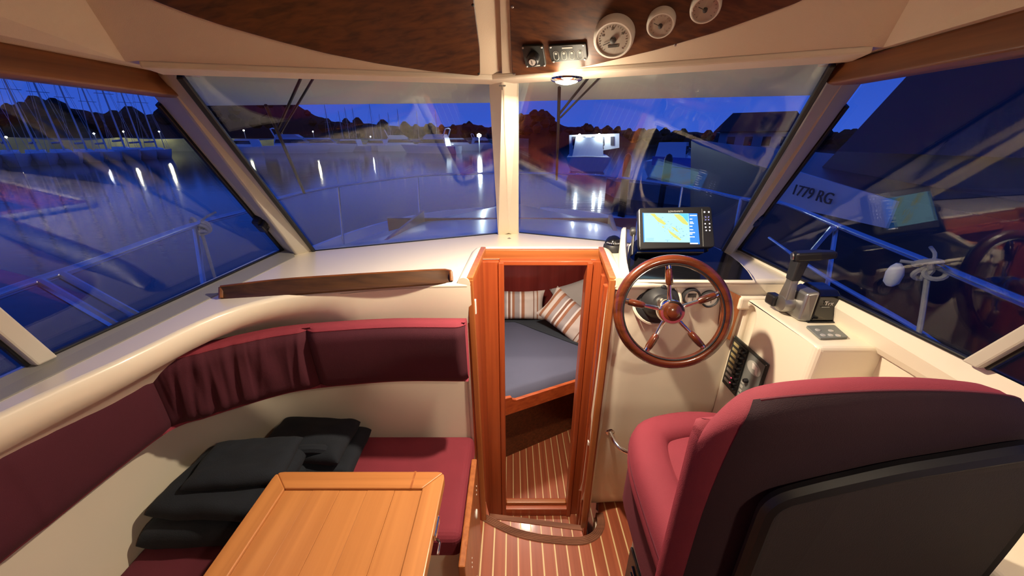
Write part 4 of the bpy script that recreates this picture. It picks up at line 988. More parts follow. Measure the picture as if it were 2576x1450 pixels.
MB().lathe(gp0-gd*.002, -gd, [(.012,0),(.011,.003),(.004,.004)], 16).build('trim_button', M['satin'], th)
text_mesh('lettering', 'Trx', .017, V((.917,.9385,ZCo+.062)), (1,0,0), (0,0,1), M['white'], th, .0004)
MB().bx(.900,.922,.9383,.9392,ZCo+.050,ZCo+.0515).build('lettering_bar', M['labelgrey'], th, smooth=0)
# key pad aft of the throttle
kpx = [(2026,824),(2098,822),(2133,853),(2062,856)]
kp = [PZ(*q_,ZCo+.001) for q_ in kpx]; kc = sum(kp,V((0,0,0)))/4
kd = thing('key_pad', 'flat grey key pad with five round buttons on the console top', 'keypad', loc=kc)
MB().prism(rounded(kp,.006,3), UP*.006).build('pad_plate', M['panelgrey'], kd, smooth=0, bevel=.001)
for q_ in ((2057,831),(2090,833),(2070,844),(2089,844),(2108,845)):
    MB().lathe(PZ(*q_,ZCo+.007), (0,0,1), [(.0065,0),(.006,.002),(.001,.0025)], 16).build('button', M['silver'], kd)
# chrome grab handle low on the helm bulkhead
h0 = PY(1534,1086,1.128); h1 = h0+V((.26,0,.0))
gh = thing('grab_bar', 'curved chrome grab handle low on the helm bulkhead', 'handle', loc=h0)
for p in (h0,h1): MB().lathe(p, (0,-1,0), [(.019,-.02),(.019,.004),(.014,.008),(.010,.009)], 20).build('flange', M['chrome'], gh)
MB().tube(catmull([h0, h0+V((.004,-.03,-.006)), h0+V((.03,-.075,-.018)), h0+V((.09,-.098,-.022)), h0+V((.17,-.098,-.022)), h1+V((-.03,-.075,-.018)), h1+V((-.004,-.03,-.006)), h1],30), .0095, 12).build('handle_bar', M['chrome'], gh)

# ================================================================== helm seat
hs = thing('pilot_chair', 'burgundy bucket helm seat with a dark shell back', 'seat', loc=(.57,.55,0))
xs0, xs1 = .300, .775; xc = (xs0+xs1)/2
def horseshoe(t):   # centreline of the bolster, seen in plan
    pts = [V((xs0+.050,.40,0)), V((xs0+.052,.55,0)), V((xs0+.060,.68,0)), V((xs0+.090,.765,0)), V((xs0+.16,.795,0)), V((xc,.805,0)), V((xs1-.16,.795,0)), V((xs1-.090,.765,0)), V((xs1-.060,.68,0)), V((xs1-.052,.55,0)), V((xs1-.050,.40,0))]
    return catmull(pts, t)
hc = horseshoe(60); ho_ = outward(hc, 1)
if ho_[30].y < 0: ho_ = [-q for q in ho_]
prof_s = [(.052*math.copysign(abs(math.cos(a))**.75,math.cos(a)), .80+.065*math.copysign(abs(math.sin(a))**.75,math.sin(a))) for a in [2*math.pi*k/20 for k in range(20)]]
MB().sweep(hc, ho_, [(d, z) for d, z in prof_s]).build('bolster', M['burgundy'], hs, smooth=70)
MB().tube([p+o_*.050+UP*.812 for p, o_ in zip(hc, ho_)], .0028, 6).build('piping', M['burgundy_dark_shade'], hs)
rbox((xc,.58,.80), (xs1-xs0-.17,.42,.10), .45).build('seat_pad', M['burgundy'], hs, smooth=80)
MB().prism(rounded([V((xs0+.01,.36,.60)),V((xs1-.01,.36,.60)),V((xs1-.03,.80,.60)),V((xs0+.03,.80,.60))],.08), UP*.17).build('seat_skirt', M['burgundy_dark_shade'], hs, smooth=40, bevel=.01)
# back: wrapped in plan, arched on top
def backsurf(off, shrink=0, n=40, m_=16, zlow=.74, ztop=1.260):
    rows = []; xb = .532
    for i in range(m_+1):
        v = i/m_; r = []
        for j in range(n+1):
            ua = (j/n*2-1)*(1-shrink)
            x = xb + .205*math.sin(ua*math.pi/2*.92)/math.sin(math.pi/2*.92)
            y = .405 + .055*abs(ua)**3.5
            zt = ztop - shrink*.10 - .055*abs(ua)**2.2 - .06*abs(ua)**7
            z = zlow + (zt-zlow)*v
            nx, ny = ua*abs(ua)**2*1.2, -1
            l_ = math.hypot(nx,ny)
            r.append(V((x+off*nx/l_, y+off*ny/l_, z)))
        rows.append(r)
    return rows
bk_o = backsurf(.040); bk_i = backsurf(-.036)
mb = MB()
# closed skin: outer face up, rolled top, inner face down
cols = []
for j in range(41):
    col = [bk_o[i][j] for i in range(17)]
    a, b_ = bk_o[16][j], bk_i[16][j]; mid = (a+b_)/2; hw_ = (b_-a)/2
    for k in range(1,8):
        an = math.pi*k/8; col.append(mid - hw_*math.cos(an) + UP*.032*math.sin(an))
    col += [bk_i[i][j] for i in range(16,-1,-1)]
    cols.append(col)
mb.grid(cols, caps=False)
for e_, rev in ((0,0),(40,1)):
    half = len(cols[e_])//2; L_ = cols[e_]
    r1 = L_[:half+1]; r2 = L_[::-1][:half+1]
    sgn = -1 if e_ == 0 else 1
    bul = [(p+q_)/2+V((sgn*.022,.004,0)) for p, q_ in zip(r1,r2)]; bul[-1] = (r1[-1]+r2[-1])/2
    mb.grid([r1, [(p+c2)/2+V((sgn*.009,0,0)) for p, c2 in zip(r1,bul)], bul, [(p+c2)/2+V((sgn*.009,0,0)) for p, c2 in zip(r2,bul)], r2])
mb.build('back_cushion', M['burgundy'], hs, smooth=75)
seam = [cols[j][19]+V((0,-.001,.001)) for j in range(6,35)]
MB().tube(seam, .003, 6).build('piping', M['burgundy_dark_shade'], hs)
rp2 = []
def colpt(jf, i): j = min(39, int(jf)); return cols[j][i].lerp(cols[j+1][i], jf-j)
for i in range(20):
    k = 2 + 2.2*(max(0, i-8)/11)**2; r = []
    for m_ in range(41):
        p = colpt(1+k+(38-2*k)*m_/40, i); r.append(p + (p-V((p.x,.405,p.z-.02))).normalized()*.004)
    rp2.append(r)
MB().grid(rp2).build('rear_panel', M['seat_rear_shaded'], hs, smooth=60)
sh = rounded([V((.372,.342,.60)),V((.366,.342,1.128)),V((.420,.338,1.158)),V((.512,.337,1.192)),V((.660,.337,1.228)),V((.725,.342,1.230)),V((.735,.342,1.05)),V((.735,.342,.60))], .035)
MB().prism(sh, V((0,.012,0))).build('back_shell', M['seat_shell'], hs, smooth=0, bevel=.004)
MB().tube([p+V((0,.010,0)) for p in sh], .0125, 8, closed=True).build('black_channel', M['gasket'], hs)
MB().lathe((xc,.58,0), (0,0,1), [(.17,0),(.17,.012),(.06,.03),(.05,.06),(.05,.56),(.14,.60)], 28).build('pedestal', M['satin'], hs)
# seat box and cool box under the helm seat
bxx = thing('seat_box', 'cream locker box under the helm seat', 'locker', loc=(.62,.5,0))
MB().bx(.50,.79,.30,.79,0,.52).build('box_body', M['gel'], bxx, smooth=0, bevel=.012, seg=3)
fb_ = thing('cool_box', 'grey topped box with a black louvred front beside the helm seat', 'box', loc=(.42,.66,0))
q0 = PZ(1593,1357,.42)
MB().bx(q0.x-.002,q0.x+.050,.32,q0.y,0,.42).build('case', M['frame_paint'], fb_, smooth=0, bevel=.003)
MB().bx(q0.x-.010,q0.x-.002,.34,q0.y-.01,.02,.40).build('front_panel', M['black'], fb_, smooth=0, bevel=.003)
for k in range(7): MB().bx(q0.x-.016,q0.x-.009,.38,q0.y-.05,.36-k*.03,.372-k*.03).build('louvre', M['blackgloss'], fb_, smooth=0, bevel=.002)

# ================================================================== outside: own foredeck and rails
ZW = -.80
def half(y):   # coachroof half width
    k = max(0, min(1, (y-1.3)/2.9)); return 1.03*(1-k**1.7) + .20*k**1.7
def beam(y):   # half beam at the gunwale
    k = max(0, min(1, (y-1.9)/3.15)); return 1.74*math.sqrt(max(0, 1-k**2.6)) + .02
rows = []
for i in range(25):
    y = 1.43 + (4.25-1.43)*i/24; z = 1.118 - .085*(y-1.43); h = half(y); dk = .66
    r = []
    for j in range(21):
        u = j/20*2-1; a = abs(u)
        if a < .8: r.append(V((u/.8*h*.92, y, z + .02*(1-(a/.8)**2))))
        else:
            k = (a-.8)/.2; r.append(V((math.copysign(h*.92+h*.08*math.sin(k*math.pi/2)+.05*k, u), y+ (0), z + (dk-z)*k**1.6)))
    rows.append(r)
rows.append([V((p.x*.6, 4.40, .66)) for p in rows[-1]])
MB().grid(rows).build('trim_15', M['deckwhite'], smooth=60)['kind'] = 'structure'     # coachroof
dk = MB()
ys = [-.5,.3,1.0,1.43]+[1.43+(5.0-1.43)*k/16 for k in range(1,17)]
for sgn in (-1,1):
    rr = []
    for y in ys:
        inner = 1.10 if y < 1.5 else max(0, (half(y)-.03) if y < 4.2 else .15*(5.0-y)/.8)
        o_ = beam(y); rr.append([V((sgn*min(inner,o_),y,.65)), V((sgn*o_,y,.66)), V((sgn*(o_+.02),y,.74)), V((sgn*(o_+.06),y,.74)), V((sgn*(o_+.05),y,.60)), V((sgn*o_*.9,y,ZW))])
    dk.grid(rr)
dk.build('trim_16', M['deckwhite'], smooth=50)['kind'] = 'structure'                     # side decks and topsides
ZR = 1.20
lr = [PZ(-420,900,ZR), PZ(0,740,ZR), PZ(250,655,ZR), PZ(490,566,ZR), PZ(630,528,ZR), PZ(700,500,ZR), PZ(850,468,ZR), PZ(1050,443,ZR), PZ(1150,438,ZR)]
rl = [PZ(2576+420,930,ZR), PZ(2576,760,ZR), PZ(2345,664,ZR), PZ(2150,586,ZR), PZ(1960,510,ZR)]
rl += [V((-p.x*.98, p.y, ZR)) for p in lr[-4:]]
path = catmull(lr + [V((0.02, lr[-1].y+.16, ZR))] + rl[::-1], 140)
br_ = thing('bow_rail', 'stainless bow rail around the foredeck on bent stanchions', 'rail', loc=(0,2.5,.66))
MB().tube(path, .014, 10).build('top_rail', M['steel'], br_)
def foot(p, k=.95, dy=-.12): return V((p.x*k + .0, p.y+dy, .66))
for a, b_, t0 in ((PZ(850,468,ZR), PZ(810,622,.66), 0), (PZ(1050,443,ZR), PZ(1018,566,.66), 0), (PZ(490,566,ZR), None, 0), (PZ(2105,570,ZR), None, 0)):
    if b_ is None: b_ = V((a.x*.98, a.y-.16, .66))
    else: b_ = V((a.x*1.0, a.y-.10, .66))
    MB().tube([a, a.lerp(b_,.5), b_], .012, 8).build('stanchion', M['steel'], br_)
a = PZ(2095,572,ZR); MB().tube([a, V((a.x*.97, a.y+.22, .66))], .012, 8).build('stanchion', M['steel'], br_)
for q in (rl[5], rl[6]): MB().tube([q, V((q.x*.98,q.y-.1,.66))], .012, 8).build('stanchion', M['steel'], br_)
for x0, x1 in (((98,708),(282,815)), ((152,690),(335,790))):
    a = PZ(*x0,ZR); b_ = PX(*x1,-1.30); e_ = b_ + (b_-a)*.9; e_.z = max(.66, e_.z)
    MB().tube([a, b_, e_], .014, 8).build('gate_strut', M['steel'], br_)
MB().tube(catmull([V((1.30,.3,.95)), V((1.40,.87,.95)), PZ(2345,664,ZR)+V((.02,0,-.24)), PZ(2105,570,ZR)+V((0,0,-.25)), PZ(1960,510,ZR)+V((0,0,-.25))],40), .010, 8).build('lower_rail', M['steel'], br_)
def rope(p, end, label, seed):
    r_ = thing('mooring_rope', label, 'rope', loc=p, group='ropes tied to the rail')
    rn = random.Random(seed); kn = MB()
    for k in range(7):
        ax = V((rn.uniform(-1,1),rn.uniform(-1,1),rn.uniform(-.6,.6))).normalized(); b_ = ax.cross(V((.3,.5,.8))).normalized(); c2 = ax.cross(b_); rad = rn.uniform(.020,.034); of = V((rn.uniform(-.02,.02),rn.uniform(-.02,.02),rn.uniform(-.05,.015)))
        kn.tube([p+of+(b_*math.cos(2*math.pi*i/14)+c2*math.sin(2*math.pi*i/14)*.8)*rad for i in range(14)], .0085, 6, closed=True)
    kn.build('knot', M['rope'], r_)
    MB().tube(catmull([p+V((0,0,-.03)), p.lerp(end,.5)+V((.01,-.01,0)), end],12), .008, 8).build('hanging_line', M['rope'], r_)
    MB().tube(catmull([p, p+V((.03,.03,.03)), p+V((.05,.07,.045))],6), .006, 6).build('rope_tail', M['rope'], r_)
    return r_
p = PZ(500,562,ZR); rope(p, V((p.x+.02,p.y-.05,.70)), 'grey mooring rope knotted round the rail outside the left window', 4)
p = PZ(2345,668,ZR); rp_ = rope(p, V((p.x-.02,p.y-.1,.66)), 'grey mooring rope knotted round the rail outside the right window', 9)
fn = thing('fender', 'white fender hung from the knotted rope outside the right window', 'fender', loc=p+V((-.05,.06,-.2)))
MB().lathe(p+V((-.06,.05,-.06)), (0,0,1), [(.010,-.036),(.022,-.022),(.025,.012),(.019,.036),(.008,.05)], 20).build('fender_body', M['fender'], fn)
MB().tube([p+V((-.06,.05,.0)), p], .006, 6).build('lanyard', M['rope'], fn)
# windscreen wipers outside
def wiper(pl, a, b_, c2, label):
    o = thing('wiper', label, 'wiper', loc=on(pl,*a)-pl[1]*.03, group='windscreen wipers')
    A, B_, C_ = [on(pl,*q) for q in (a, b_, c2)]; off = -pl[1]*.03
    dd = (B_-A).normalized(); s_ = dd.cross(pl[1])*.012
    MB().tube([A+off+s_, B_+off*.8+s_*.4], .0035, 6).build('wiper_arm', M['black'], o)
    MB().tube([A+off-s_, B_+off*.8-s_*.4], .0028, 6).build('wiper_rod', M['black'], o)
    M0 = B_ + (B_-C_)*.38
    MB().tube([M0-pl[1]*.014, B_-pl[1]*.016, C_-pl[1]*.014], .0045, 6).build('wiper_blade', M['gasket'], o)
wiper(WLp, (785,200), (702,350), (766,494), 'black wiper parked across the left windscreen')
wiper(WRp, (1500,205), (1402,310), (1398,460), 'thin wiper across the inner side of the right windscreen')

# ================================================================== outside: the harbour at dusk
MB().grid([[V((x,y,ZW)) for x in (-400,-100,-20,20,100,400)] for y in (-60,0,20,60,150,420)]).build('water', M['water'], smooth=0, base=(0,0,ZW))['kind'] = 'structure'
def far(px, py, R): d = ray(px,py); return C0 + d*(R/math.hypot(d.x,d.y))
rpts = [(-900,330),(-500,300),(-150,275),(0,268),(120,262),(250,285),(360,292),(520,262),(640,256),(742,262),(792,290),(842,307),(900,309),(1000,318),(1120,320),(1180,310),(1230,322),(1310,290),(1345,284),(1390,300),(1420,318),(1600,330),(2000,338),(2300,342),(2576,338),(3000,340),(3600,345)]
cr_ = []
for (x0,y0),(x1,y1) in zip(rpts,rpts[1:]):
    n_ = max(4, int((x1-x0)/9))
    for k in range(n_): cr_.append((x0+(x1-x0)*k/n_, y0+(y1-y0)*k/n_))
rows = [[],[],[],[]]
for i, (x, y) in enumerate(cr_):
    j = 3.0*noise.noise(V((x*.05,0,0))) + 2.0*noise.noise(V((x*.16,3,0)))
    t_ = far(x, y+j, 190); 
    for r, f, zf in ((rows[0],.86,0),(rows[1],.93,.55),(rows[2],1,1),(rows[3],1.3,0)):
        r.append(V((t_.x*f, t_.y*f, ZW + (t_.z-ZW)*zf)))
MB().grid(rows).build('hill', M['foliage'], smooth=0)['kind'] = 'structure'
tr = MB(); rn = random.Random(5)
for k in range(420):
    x, y = cr_[rn.randrange(len(cr_))]; p = far(x, y, 172+rn.uniform(-14,12)); s_ = rn.uniform(1.4,3.2); f = rn.uniform(.45,.98); p.z = ZW+(p.z-ZW)*f
    vs, fs = [], []
    for i in range(4):
        for j in range(6):
            a = j/6*2*math.pi+i; zz = i/3; rr_ = s_*(.5,1,.8,.25)[i]*rn.uniform(.75,1.2); vs.append(p+V((rr_*math.cos(a),rr_*math.sin(a),s_*(zz*1.5-.6))))
    for i in range(3):
        for j in range(6): fs.append((i*6+j,i*6+(j+1)%6,(i+1)*6+(j+1)%6,(i+1)*6+j))
    fs.append(tuple(range(18,24))); tr.add(vs, fs)
tag(tr.build('treetops', M['foliage'], smooth=0), 'dark treetops covering the hillside across the harbour', 'trees', kind='stuff')
# quay wall with lamps
qw = MB()
ql = [far(-700,352,118), far(300,352,118), far(560,352,116), far(880,352,116), far(1230,352,122), far(1330,352,124)]
ql2 = resample(ql, 30)
qw.grid([[V((p.x,p.y,ZW)) for p in ql2],[V((p.x,p.y,1.7+.8*noise.noise(p*.2))) for p in ql2],[V((p.x*1.2,p.y*1.2,2.0)) for p in ql2]])
qw.build('quay_wall', M['stone'], smooth=0)['kind'] = 'structure'
LAMPS = [(15,345,104),(236,336,110),(310,331,110),(400,331,110),(613,328,108),(708,329,108),(787,331,108),(932,344,112),(1108,343,114)]
posn = ['first','second','third','fourth','fifth','sixth','seventh','eighth','ninth']
for k, (x, y, R) in enumerate(LAMPS):
    p = far(x, y, R); big = k in (0,2,3,4,5,6)
    o = thing('street_lamp', 'lit quay street lamp, %s from the left across the harbour' % posn[k], 'street lamp', loc=(p.x,p.y,ZW), group='quay street lamps')
    MB().tube([V((p.x,p.y,ZW)), V((p.x,p.y,p.z))], .07, 6).build('post', M['boatgrey'], o)
    MB().lathe(p, (0,0,1), [(.03,-.14),(.13,-.06),(.14,.03),(.03,.12)], 10).build('lamp_head', M['lampyellow' if big else 'lampwhite'], o)
    if big:
        l_ = bpy.data.lights.new('street_light','POINT'); l_.energy = 260; l_.color = (1,.93,.50); l_.shadow_soft_size = .25
        q = bpy.data.objects.new('street_light', l_); COL.objects.link(q); q.parent = o; d_ = (p-C0); d_.z = 0; q.location = V((0,0,p.z-ZW)) + d_.normalized()*5.5 + V((0,0,-.1))
# boats
def hull(mb, L, B, H, flare=.75):
    rows = []
    for i in range(13):
        s_ = i/12; b_ = B/2*(1-max(0,(s_-.35)/.65)**2.3)+.01; sh = H*(1+.22*s_*s_); rake = .10*L*max(0,s_-.8)/.2
        x = -L/2 + L*s_
        rows.append([V((x+rake,-b_,sh)),V((x+rake*.5,-b_*.95,sh*.5)),V((x,-b_*flare,0)),V((x,0,-.25)),V((x,b_*flare,0)),V((x+rake*.5,b_*.95,sh*.5)),V((x+rake,b_,sh))])
    mb.grid(rows); mb.add(rows[0], [list(range(7))])
    dkr = [[r[0]*1, (r[0]+r[6])/2+V((0,0,.04)), r[6]*1] for r in rows]
    return dkr
def motor_yacht(L=11, B=3.4, H=1.3, fly=True):
    o = thing('motor_yacht', loc=(0,0,0)); h = MB(); d_ = hull(h, L, B, H); h.build('hull', M['boatwhite'], o, smooth=30)
    MB().grid(d_).build('deck', M['boatwhite'], o, smooth=30)
    x0, x1 = -L*.32, L*.18
    def cab(xa, xb, za, zb, wa, wb, ra): return [[V((xa,-wa,za)),V((xb+ra,-wa*.7,za)),V((xb+ra,wa*.7,za)),V((xa,wa,za))],[V((xa+.3,-wb,zb)),V((xb-ra,-wb*.8,zb)),V((xb-ra,wb*.8,zb)),V((xa+.3,wb,zb))]]
    MB().grid(cab(x0,x1,H,H+1.5,B*.38,B*.33,.9), closed_u=True, caps=True).build('cabin', M['boatwhite'], o, smooth=0)
    MB().grid(cab(x0+.25,x1+.05,H+.55,H+1.2,B*.382,B*.352,.35), closed_u=True, caps=True).build('cabin_window', M['darkglass'], o, smooth=0)
    if fly:
        MB().grid(cab(x0+.4,x1-1.0,H+1.5,H+2.1,B*.34,B*.36,.5), closed_u=True).build('flybridge', M['boatwhite'], o, smooth=0)
        MB().tube([V((x0+.6,-B*.36,H+1.5)),V((x0+.0,-B*.34,H+3.0)),V((x0-.1,0,H+3.15)),V((x0+.0,B*.34,H+3.0)),V((x0+.6,B*.36,H+1.5))], .12, 6).build('radar_arch', M['boatwhite'], o)
    MB().tube([V((L*.10,-B*.40,H+.75)),V((L*.40,-B*.20,H+.95)),V((L*.56,0,H+1.0)),V((L*.40,B*.20,H+.95)),V((L*.10,B*.40,H+.75))], .03, 5).build('pulpit', M['steel'], o)
    return o
def sailboat(L=10, B=3.2, H=1.1, mast=12.5):
    o = thing('sailboat', loc=(0,0,0)); h = MB(); d_ = hull(h, L, B, H); h.build('hull', M['boatwhite'], o, smooth=30); MB().grid(d_).build('deck', M['boatwhite'], o, smooth=30)
    MB().grid([[V((-L*.12,-B*.28,H)),V((L*.25,-B*.16,H)),V((L*.25,B*.16,H)),V((-L*.12,B*.28,H))],[V((-L*.11,-B*.25,H+.5)),V((L*.18,-B*.14,H+.35)),V((L*.18,B*.14,H+.35)),V((-L*.11,B*.25,H+.5))]], closed_u=True, caps=True).build('coachroof', M['boatwhite'], o, smooth=0)
    MB().tube([V((L*.10,0,H)),V((L*.08,0,H+mast))], [.11,.07], 6).build('mast', M['mastgrey'], o)
    MB().tube([V((L*.10,0,H+1.3)),V((-L*.30,0,H+1.2))], [.16,.13], 6).build('boom', M['hullblue'], o)
    MB().tube([V((L*.09,-.9,H+mast*.55)),V((L*.09,.9,H+mast*.55))], .03, 4).build('spreader', M['boatgrey'], o)
    for e_ in (V((L*.55,0,H*1.2)),V((-L*.5,0,H)),V((L*.08,-B*.45,H)),V((L*.08,B*.45,H))): MB().tube([V((L*.08,0,H+mast*.98)), e_], .018, 4).build('stay', M['mastgrey'], o)
    return o
first = {}
def put(kind, loc, rot, label, group, sc=1):
    key = kind
    if key not in first: o = first[key] = motor_yacht() if kind == 'motor' else motor_yacht(fly=False) if kind == 'cruiser' else sailboat()
    else: o = copy_tree(first[key])
    o.location = loc; o.rotation_euler = (0,0,rot); o.scale = (sc,sc,sc)
    return tag(o, label, 'boat', group)
def wpt(px, R): q = far(px, 352, R); return V((q.x,q.y,ZW))
ordn = ['leftmost','second','third','fourth','fifth','sixth','seventh','eighth','ninth','tenth','eleventh','twelfth']
for k, (px, R, rot, kd_, sc_) in enumerate(((610,92,2.9,'cruiser',.9),(742,86,.1,'motor',1.0),(812,90,.2,'cruiser',1.0),(872,96,3.0,'cruiser',.9),(945,100,2.8,'cruiser',.9),(1012,92,.3,'motor',1.0),(1085,76,2.9,'motor',1.0),(1152,94,.3,'cruiser',1.0),(1215,110,.4,'motor',.9))):
    put(kd_, wpt(px,R), rot, '%s white motor boat in the row moored across the harbour' % (ordn[k] if k else 'leftmost'), 'motor boats across the harbour', sc_)
for k, (px, R, sc_) in enumerate(((832,150,1),(858,158,.9),(876,150,.95),(895,160,1),(938,150,1.05),(966,160,.85),(985,150,.85),(1008,160,1),(1052,150,.9),(1105,160,1))):
    put('sail', wpt(px,R), random.Random(k).uniform(0,6), '%s small sailing boat mast behind the far motor boats, counted from the left' % ordn[k], 'distant sailing boats', sc_)
for k in range(9):
    a = PZ(-60,424,ZW); b_ = PZ(400,398,ZW); q = a.lerp(b_, k/8) + V((-2,2,0))
    put('sail', V((q.x,q.y,ZW)), math.radians(-30)+random.Random(k+30).uniform(-.08,.08), '%s sailing boat berthed at the pontoon seen through the left side window' % ordn[k], 'sailing boats at the left pontoon', random.Random(k+9).uniform(.82,.98))
pa, pb_ = PZ(-300,438,ZW), PZ(430,396,ZW)
pd = (pb_-pa).normalized(); pn = V((pd.y,-pd.x,0))
tag(MB().prism([pa+V((0,0,0)),pb_,pb_-pn*1.8,pa-pn*1.8], UP*.45).build('pontoon', M['concrete'], smooth=0), 'long pale pontoon beyond the left side window', 'pontoon')
# floodlit yacht dead ahead on the right
fy_ = motor_yacht(9, 3.4, 1.1, False); q = far(1480,352,36); fy_.location = (q.x,q.y,ZW); fy_.rotation_euler = (0,0,math.radians(80)); fy_.name = 'floodlit_yacht'
tag(fy_, 'brightly floodlit white boat with lights over its cockpit, seen through the right windscreen', 'boat')
base_ = wloc(fy_); 
def part_at(name, mb, m): o = mb.build(name, m, fy_, smooth=0); 
R_ = Matrix.Rotation(-math.radians(80),3,'Z')
for o in list(fy_.children): pass
def loc_pt(px, py, R): v = far(px,py,R)-base_; v.rotate(R_); return v
def child_mesh(name, mb, m):
    me = bpy.data.meshes.new(name); me.from_pydata([p for p in mb.v],[],mb.f); me.materials.append(m); o = bpy.data.objects.new(name, me); COL.objects.link(o); o.parent = fy_; return o
child_mesh('saloon_wall', MB().prism([loc_pt(x,y,34.5) for x,y in ((1432,340),(1558,336),(1558,372),(1432,392))], loc_pt(1480,352,34.8)-loc_pt(1480,352,34.5)), M['boatwhite'])
for x in (1440,1464,1488,1512,1536): child_mesh('saloon_door', MB().prism([loc_pt(x+dx,y,34.4) for dx,y in ((0,344),(9,344),(9,366),(0,366))], loc_pt(1480,352,34.5)-loc_pt(1480,352,34.4)), M['boatdark'])
for x, y in ((1458,340),(1507,339),(1524,341)):
    p = loc_pt(x,y,33.8); child_mesh('floodlight', MB().lathe(p,(0,0,1),[(.02,-.10),(.10,-.04),(.10,.04),(.02,.1)],10), M['lampwhite'])
    l_ = bpy.data.lights.new('flood','POINT'); l_.energy = 22; l_.color = (.8,.95,1); l_.shadow_soft_size = .1
    ob = bpy.data.objects.new('flood', l_); COL.objects.link(ob); ob.parent = fy_; v = loc_pt(x,y+4,33.2); ob.location = v
bl_ = far(1205,341,80); o = thing('flood_lamp', 'bright blue-white flood lamp beside the centre pillar across the water', 'street lamp', loc=(bl_.x,bl_.y,ZW))
MB().tube([V((bl_.x,bl_.y,ZW)),bl_], .08, 6).build('post', M['boatgrey'], o); MB().lathe(bl_,(0,0,1),[(.05,-.4),(.42,-.15),(.42,.15),(.05,.4)],12).build('lamp_head', M['lampwhite'], o)
l_ = bpy.data.lights.new('flood_big','POINT'); l_.energy = 900; l_.color = (.7,.95,1); l_.shadow_soft_size = .3; ob = bpy.data.objects.new('flood_big', l_); COL.objects.link(ob); ob.parent = o; ob.location = V((0,-.8,bl_.z-ZW))
# boats and dock on the right
put('cruiser', far(1705,352,32)*1 + V((0,0,ZW-CAMZ-0)), math.radians(60), 'white cabin boat behind the blue covered boat on the right', 'boats on the right', .8)
first['cruiser'].location.z = ZW
for o in list(S.objects):
    if o.get('category') == 'boat': o.location.z = ZW
tb_ = thing('covered_boat', 'open boat under a blue tarpaulin seen through the right windscreen', 'boat', loc=(0,0,0))
h = MB(); d_ = hull(h, 6.5, 2.3, .95); h.build('hull', M['boatwhite'], tb_, smooth=30)
MB().grid([[r[0]+V((0,-.03,.03)), (r[0]*.55+r[1]*.45)+V((0,0,.22)), r[1]+V((0,0,.42)), (r[2]*.55+r[1]*.45)+V((0,0,.22)), r[2]+V((0,.03,.03))] for r in d_]).build('tarpaulin', M['tarp'], tb_, smooth=50)
MB().tube([V((-2.8,.2,.9)),V((-2.9,.2,1.7))], .16, 8).build('outboard_motor', M['black'], tb_)
q = PZ(1850,430,.2); tb_.location = (q.x,q.y,ZW); tb_.rotation_euler = (0,0,math.radians(160))
dl0, dl1 = far(1560,352,17), far(2300,352,15)
tag(MB().prism([V((dl0.x,dl0.y,ZW)),V((dl1.x,dl1.y,ZW)),V((dl1.x+1,dl1.y+1.6,ZW)),V((dl0.x,dl0.y+1.6,ZW))], UP*.7).build('dock', M['concrete'], smooth=0), 'low concrete dock behind the covered boat on the right', 'dock')
for k, px in enumerate((1585,1690,1800,1905)):
    p = far(px,352,16.2); tag(MB().lathe((p.x,p.y,ZW), (0,0,1), [(.16,0),(.16,1.7),(.10,1.85),(.02,1.9)], 12).build('dock_piling', M['black']), '%s dark timber piling along the right-hand dock' % posn[k], 'piling', 'dock pilings')
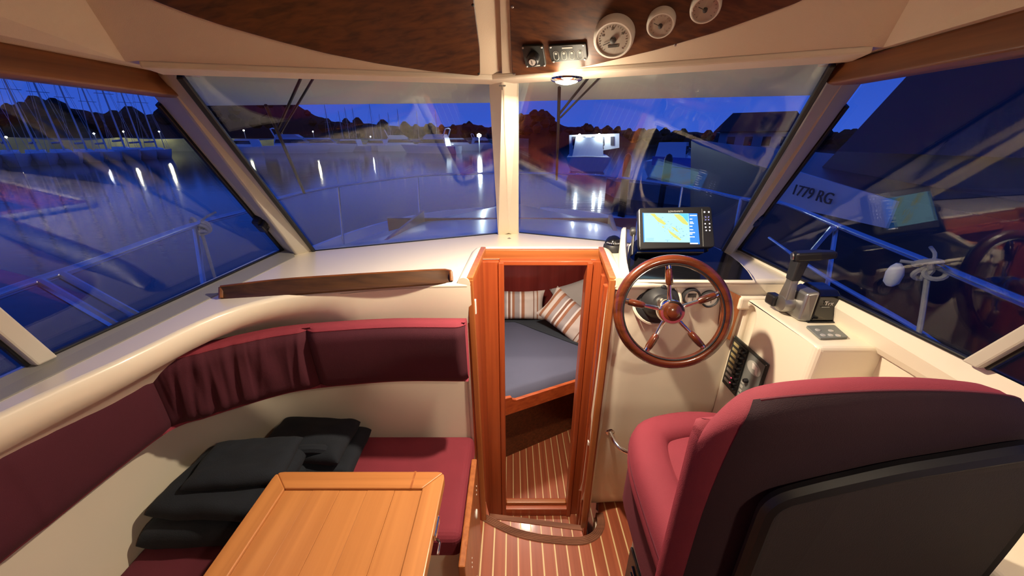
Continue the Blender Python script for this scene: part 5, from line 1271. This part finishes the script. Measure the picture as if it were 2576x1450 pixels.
# gabled house on the shore
hq = far(1905,352,60); hw_ = thing('house', 'gabled house on the shore seen through the right windscreen', 'house', loc=(hq.x,hq.y,ZW))
dx = V((hq.y,-hq.x,0)).normalized(); dy = V((hq.x,hq.y,0)).normalized()
def hp(a, b_, z): return V((hq.x,hq.y,0)) + dx*a + dy*b_ + UP*z
MB().prism([hp(-4.5,0,ZW),hp(4.5,0,ZW),hp(4.5,0,2.6),hp(-4.5,0,2.6)], dy*6).build('wall', M['boatgrey'], hw_, smooth=0)
MB().prism([hp(-5.2,-.6,2.5),hp(5.2,-.6,2.5),hp(3.6,3,4.9),hp(-3.6,3,4.9)], UP*.15).build('roof', M['roof_tile'], hw_, smooth=0)
for a in (-3,-1,1,3): MB().prism([hp(a-.45,-.03,.9),hp(a+.45,-.03,.9),hp(a+.45,-.03,2.0),hp(a-.45,-.03,2.0)], dy*.05).build('window', M['darkglass'], hw_, smooth=0)
# neighbour alongside to starboard
nb_ = thing('neighbour_boat', 'dark motor boat lying alongside outside the right window with a registration number', 'boat', loc=(3.9,3.0,ZW))
h = MB(); d_ = hull(h, 9.0, 2.6, 1.95)
def turn(p): return V((3.9 - p.y*-1*0 + p.y, 3.0 + p.x, ZW + p.z))
h.v = [turn(v) for v in h.v]; h.build('hull', M['boatdark'], nb_, smooth=30)
MB().grid([[turn(v) for v in r] for r in d_]).build('deck', M['boatdark'], nb_, smooth=30)
MB().grid([[V((3.05,.6,1.1)),V((4.75,.6,1.1)),V((4.5,4.2,1.1)),V((3.3,4.2,1.1))],[V((3.2,.8,2.5)),V((4.6,.8,2.5)),V((4.4,3.2,2.5)),V((3.4,3.2,2.5))]], closed_u=True, caps=True).build('cabin', M['boatdark'], nb_, smooth=0)
MB().grid([[V((3.06,.9,1.5)),V((3.06+.0,3.6,1.5))],[V((3.14,1.0,2.2)),V((3.16,3.2,2.2))]]).build('cabin_window', M['darkglass'], nb_, smooth=0)
q0, q1 = PX(2003,478,2.55), PX(2096,502,2.55)
st0, st1 = PX(1950,462,2.56), PX(2240,545,2.56)
MB().prism([V((2.56,st0.y,st0.z+.16)), V((2.56,st1.y,st1.z+.10)), V((2.56,st1.y,st1.z-.08)), V((2.56,st0.y,st0.z-.18))], V((.02,0,0))).build('number_board', M['boatwhite'], nb_, smooth=0)
text_mesh('registration_number', '1779 RG', .125, (q0+q1)/2+V((-.02,0,0)), (q1-q0), (.15,.05,1), M['print'], nb_, .004)
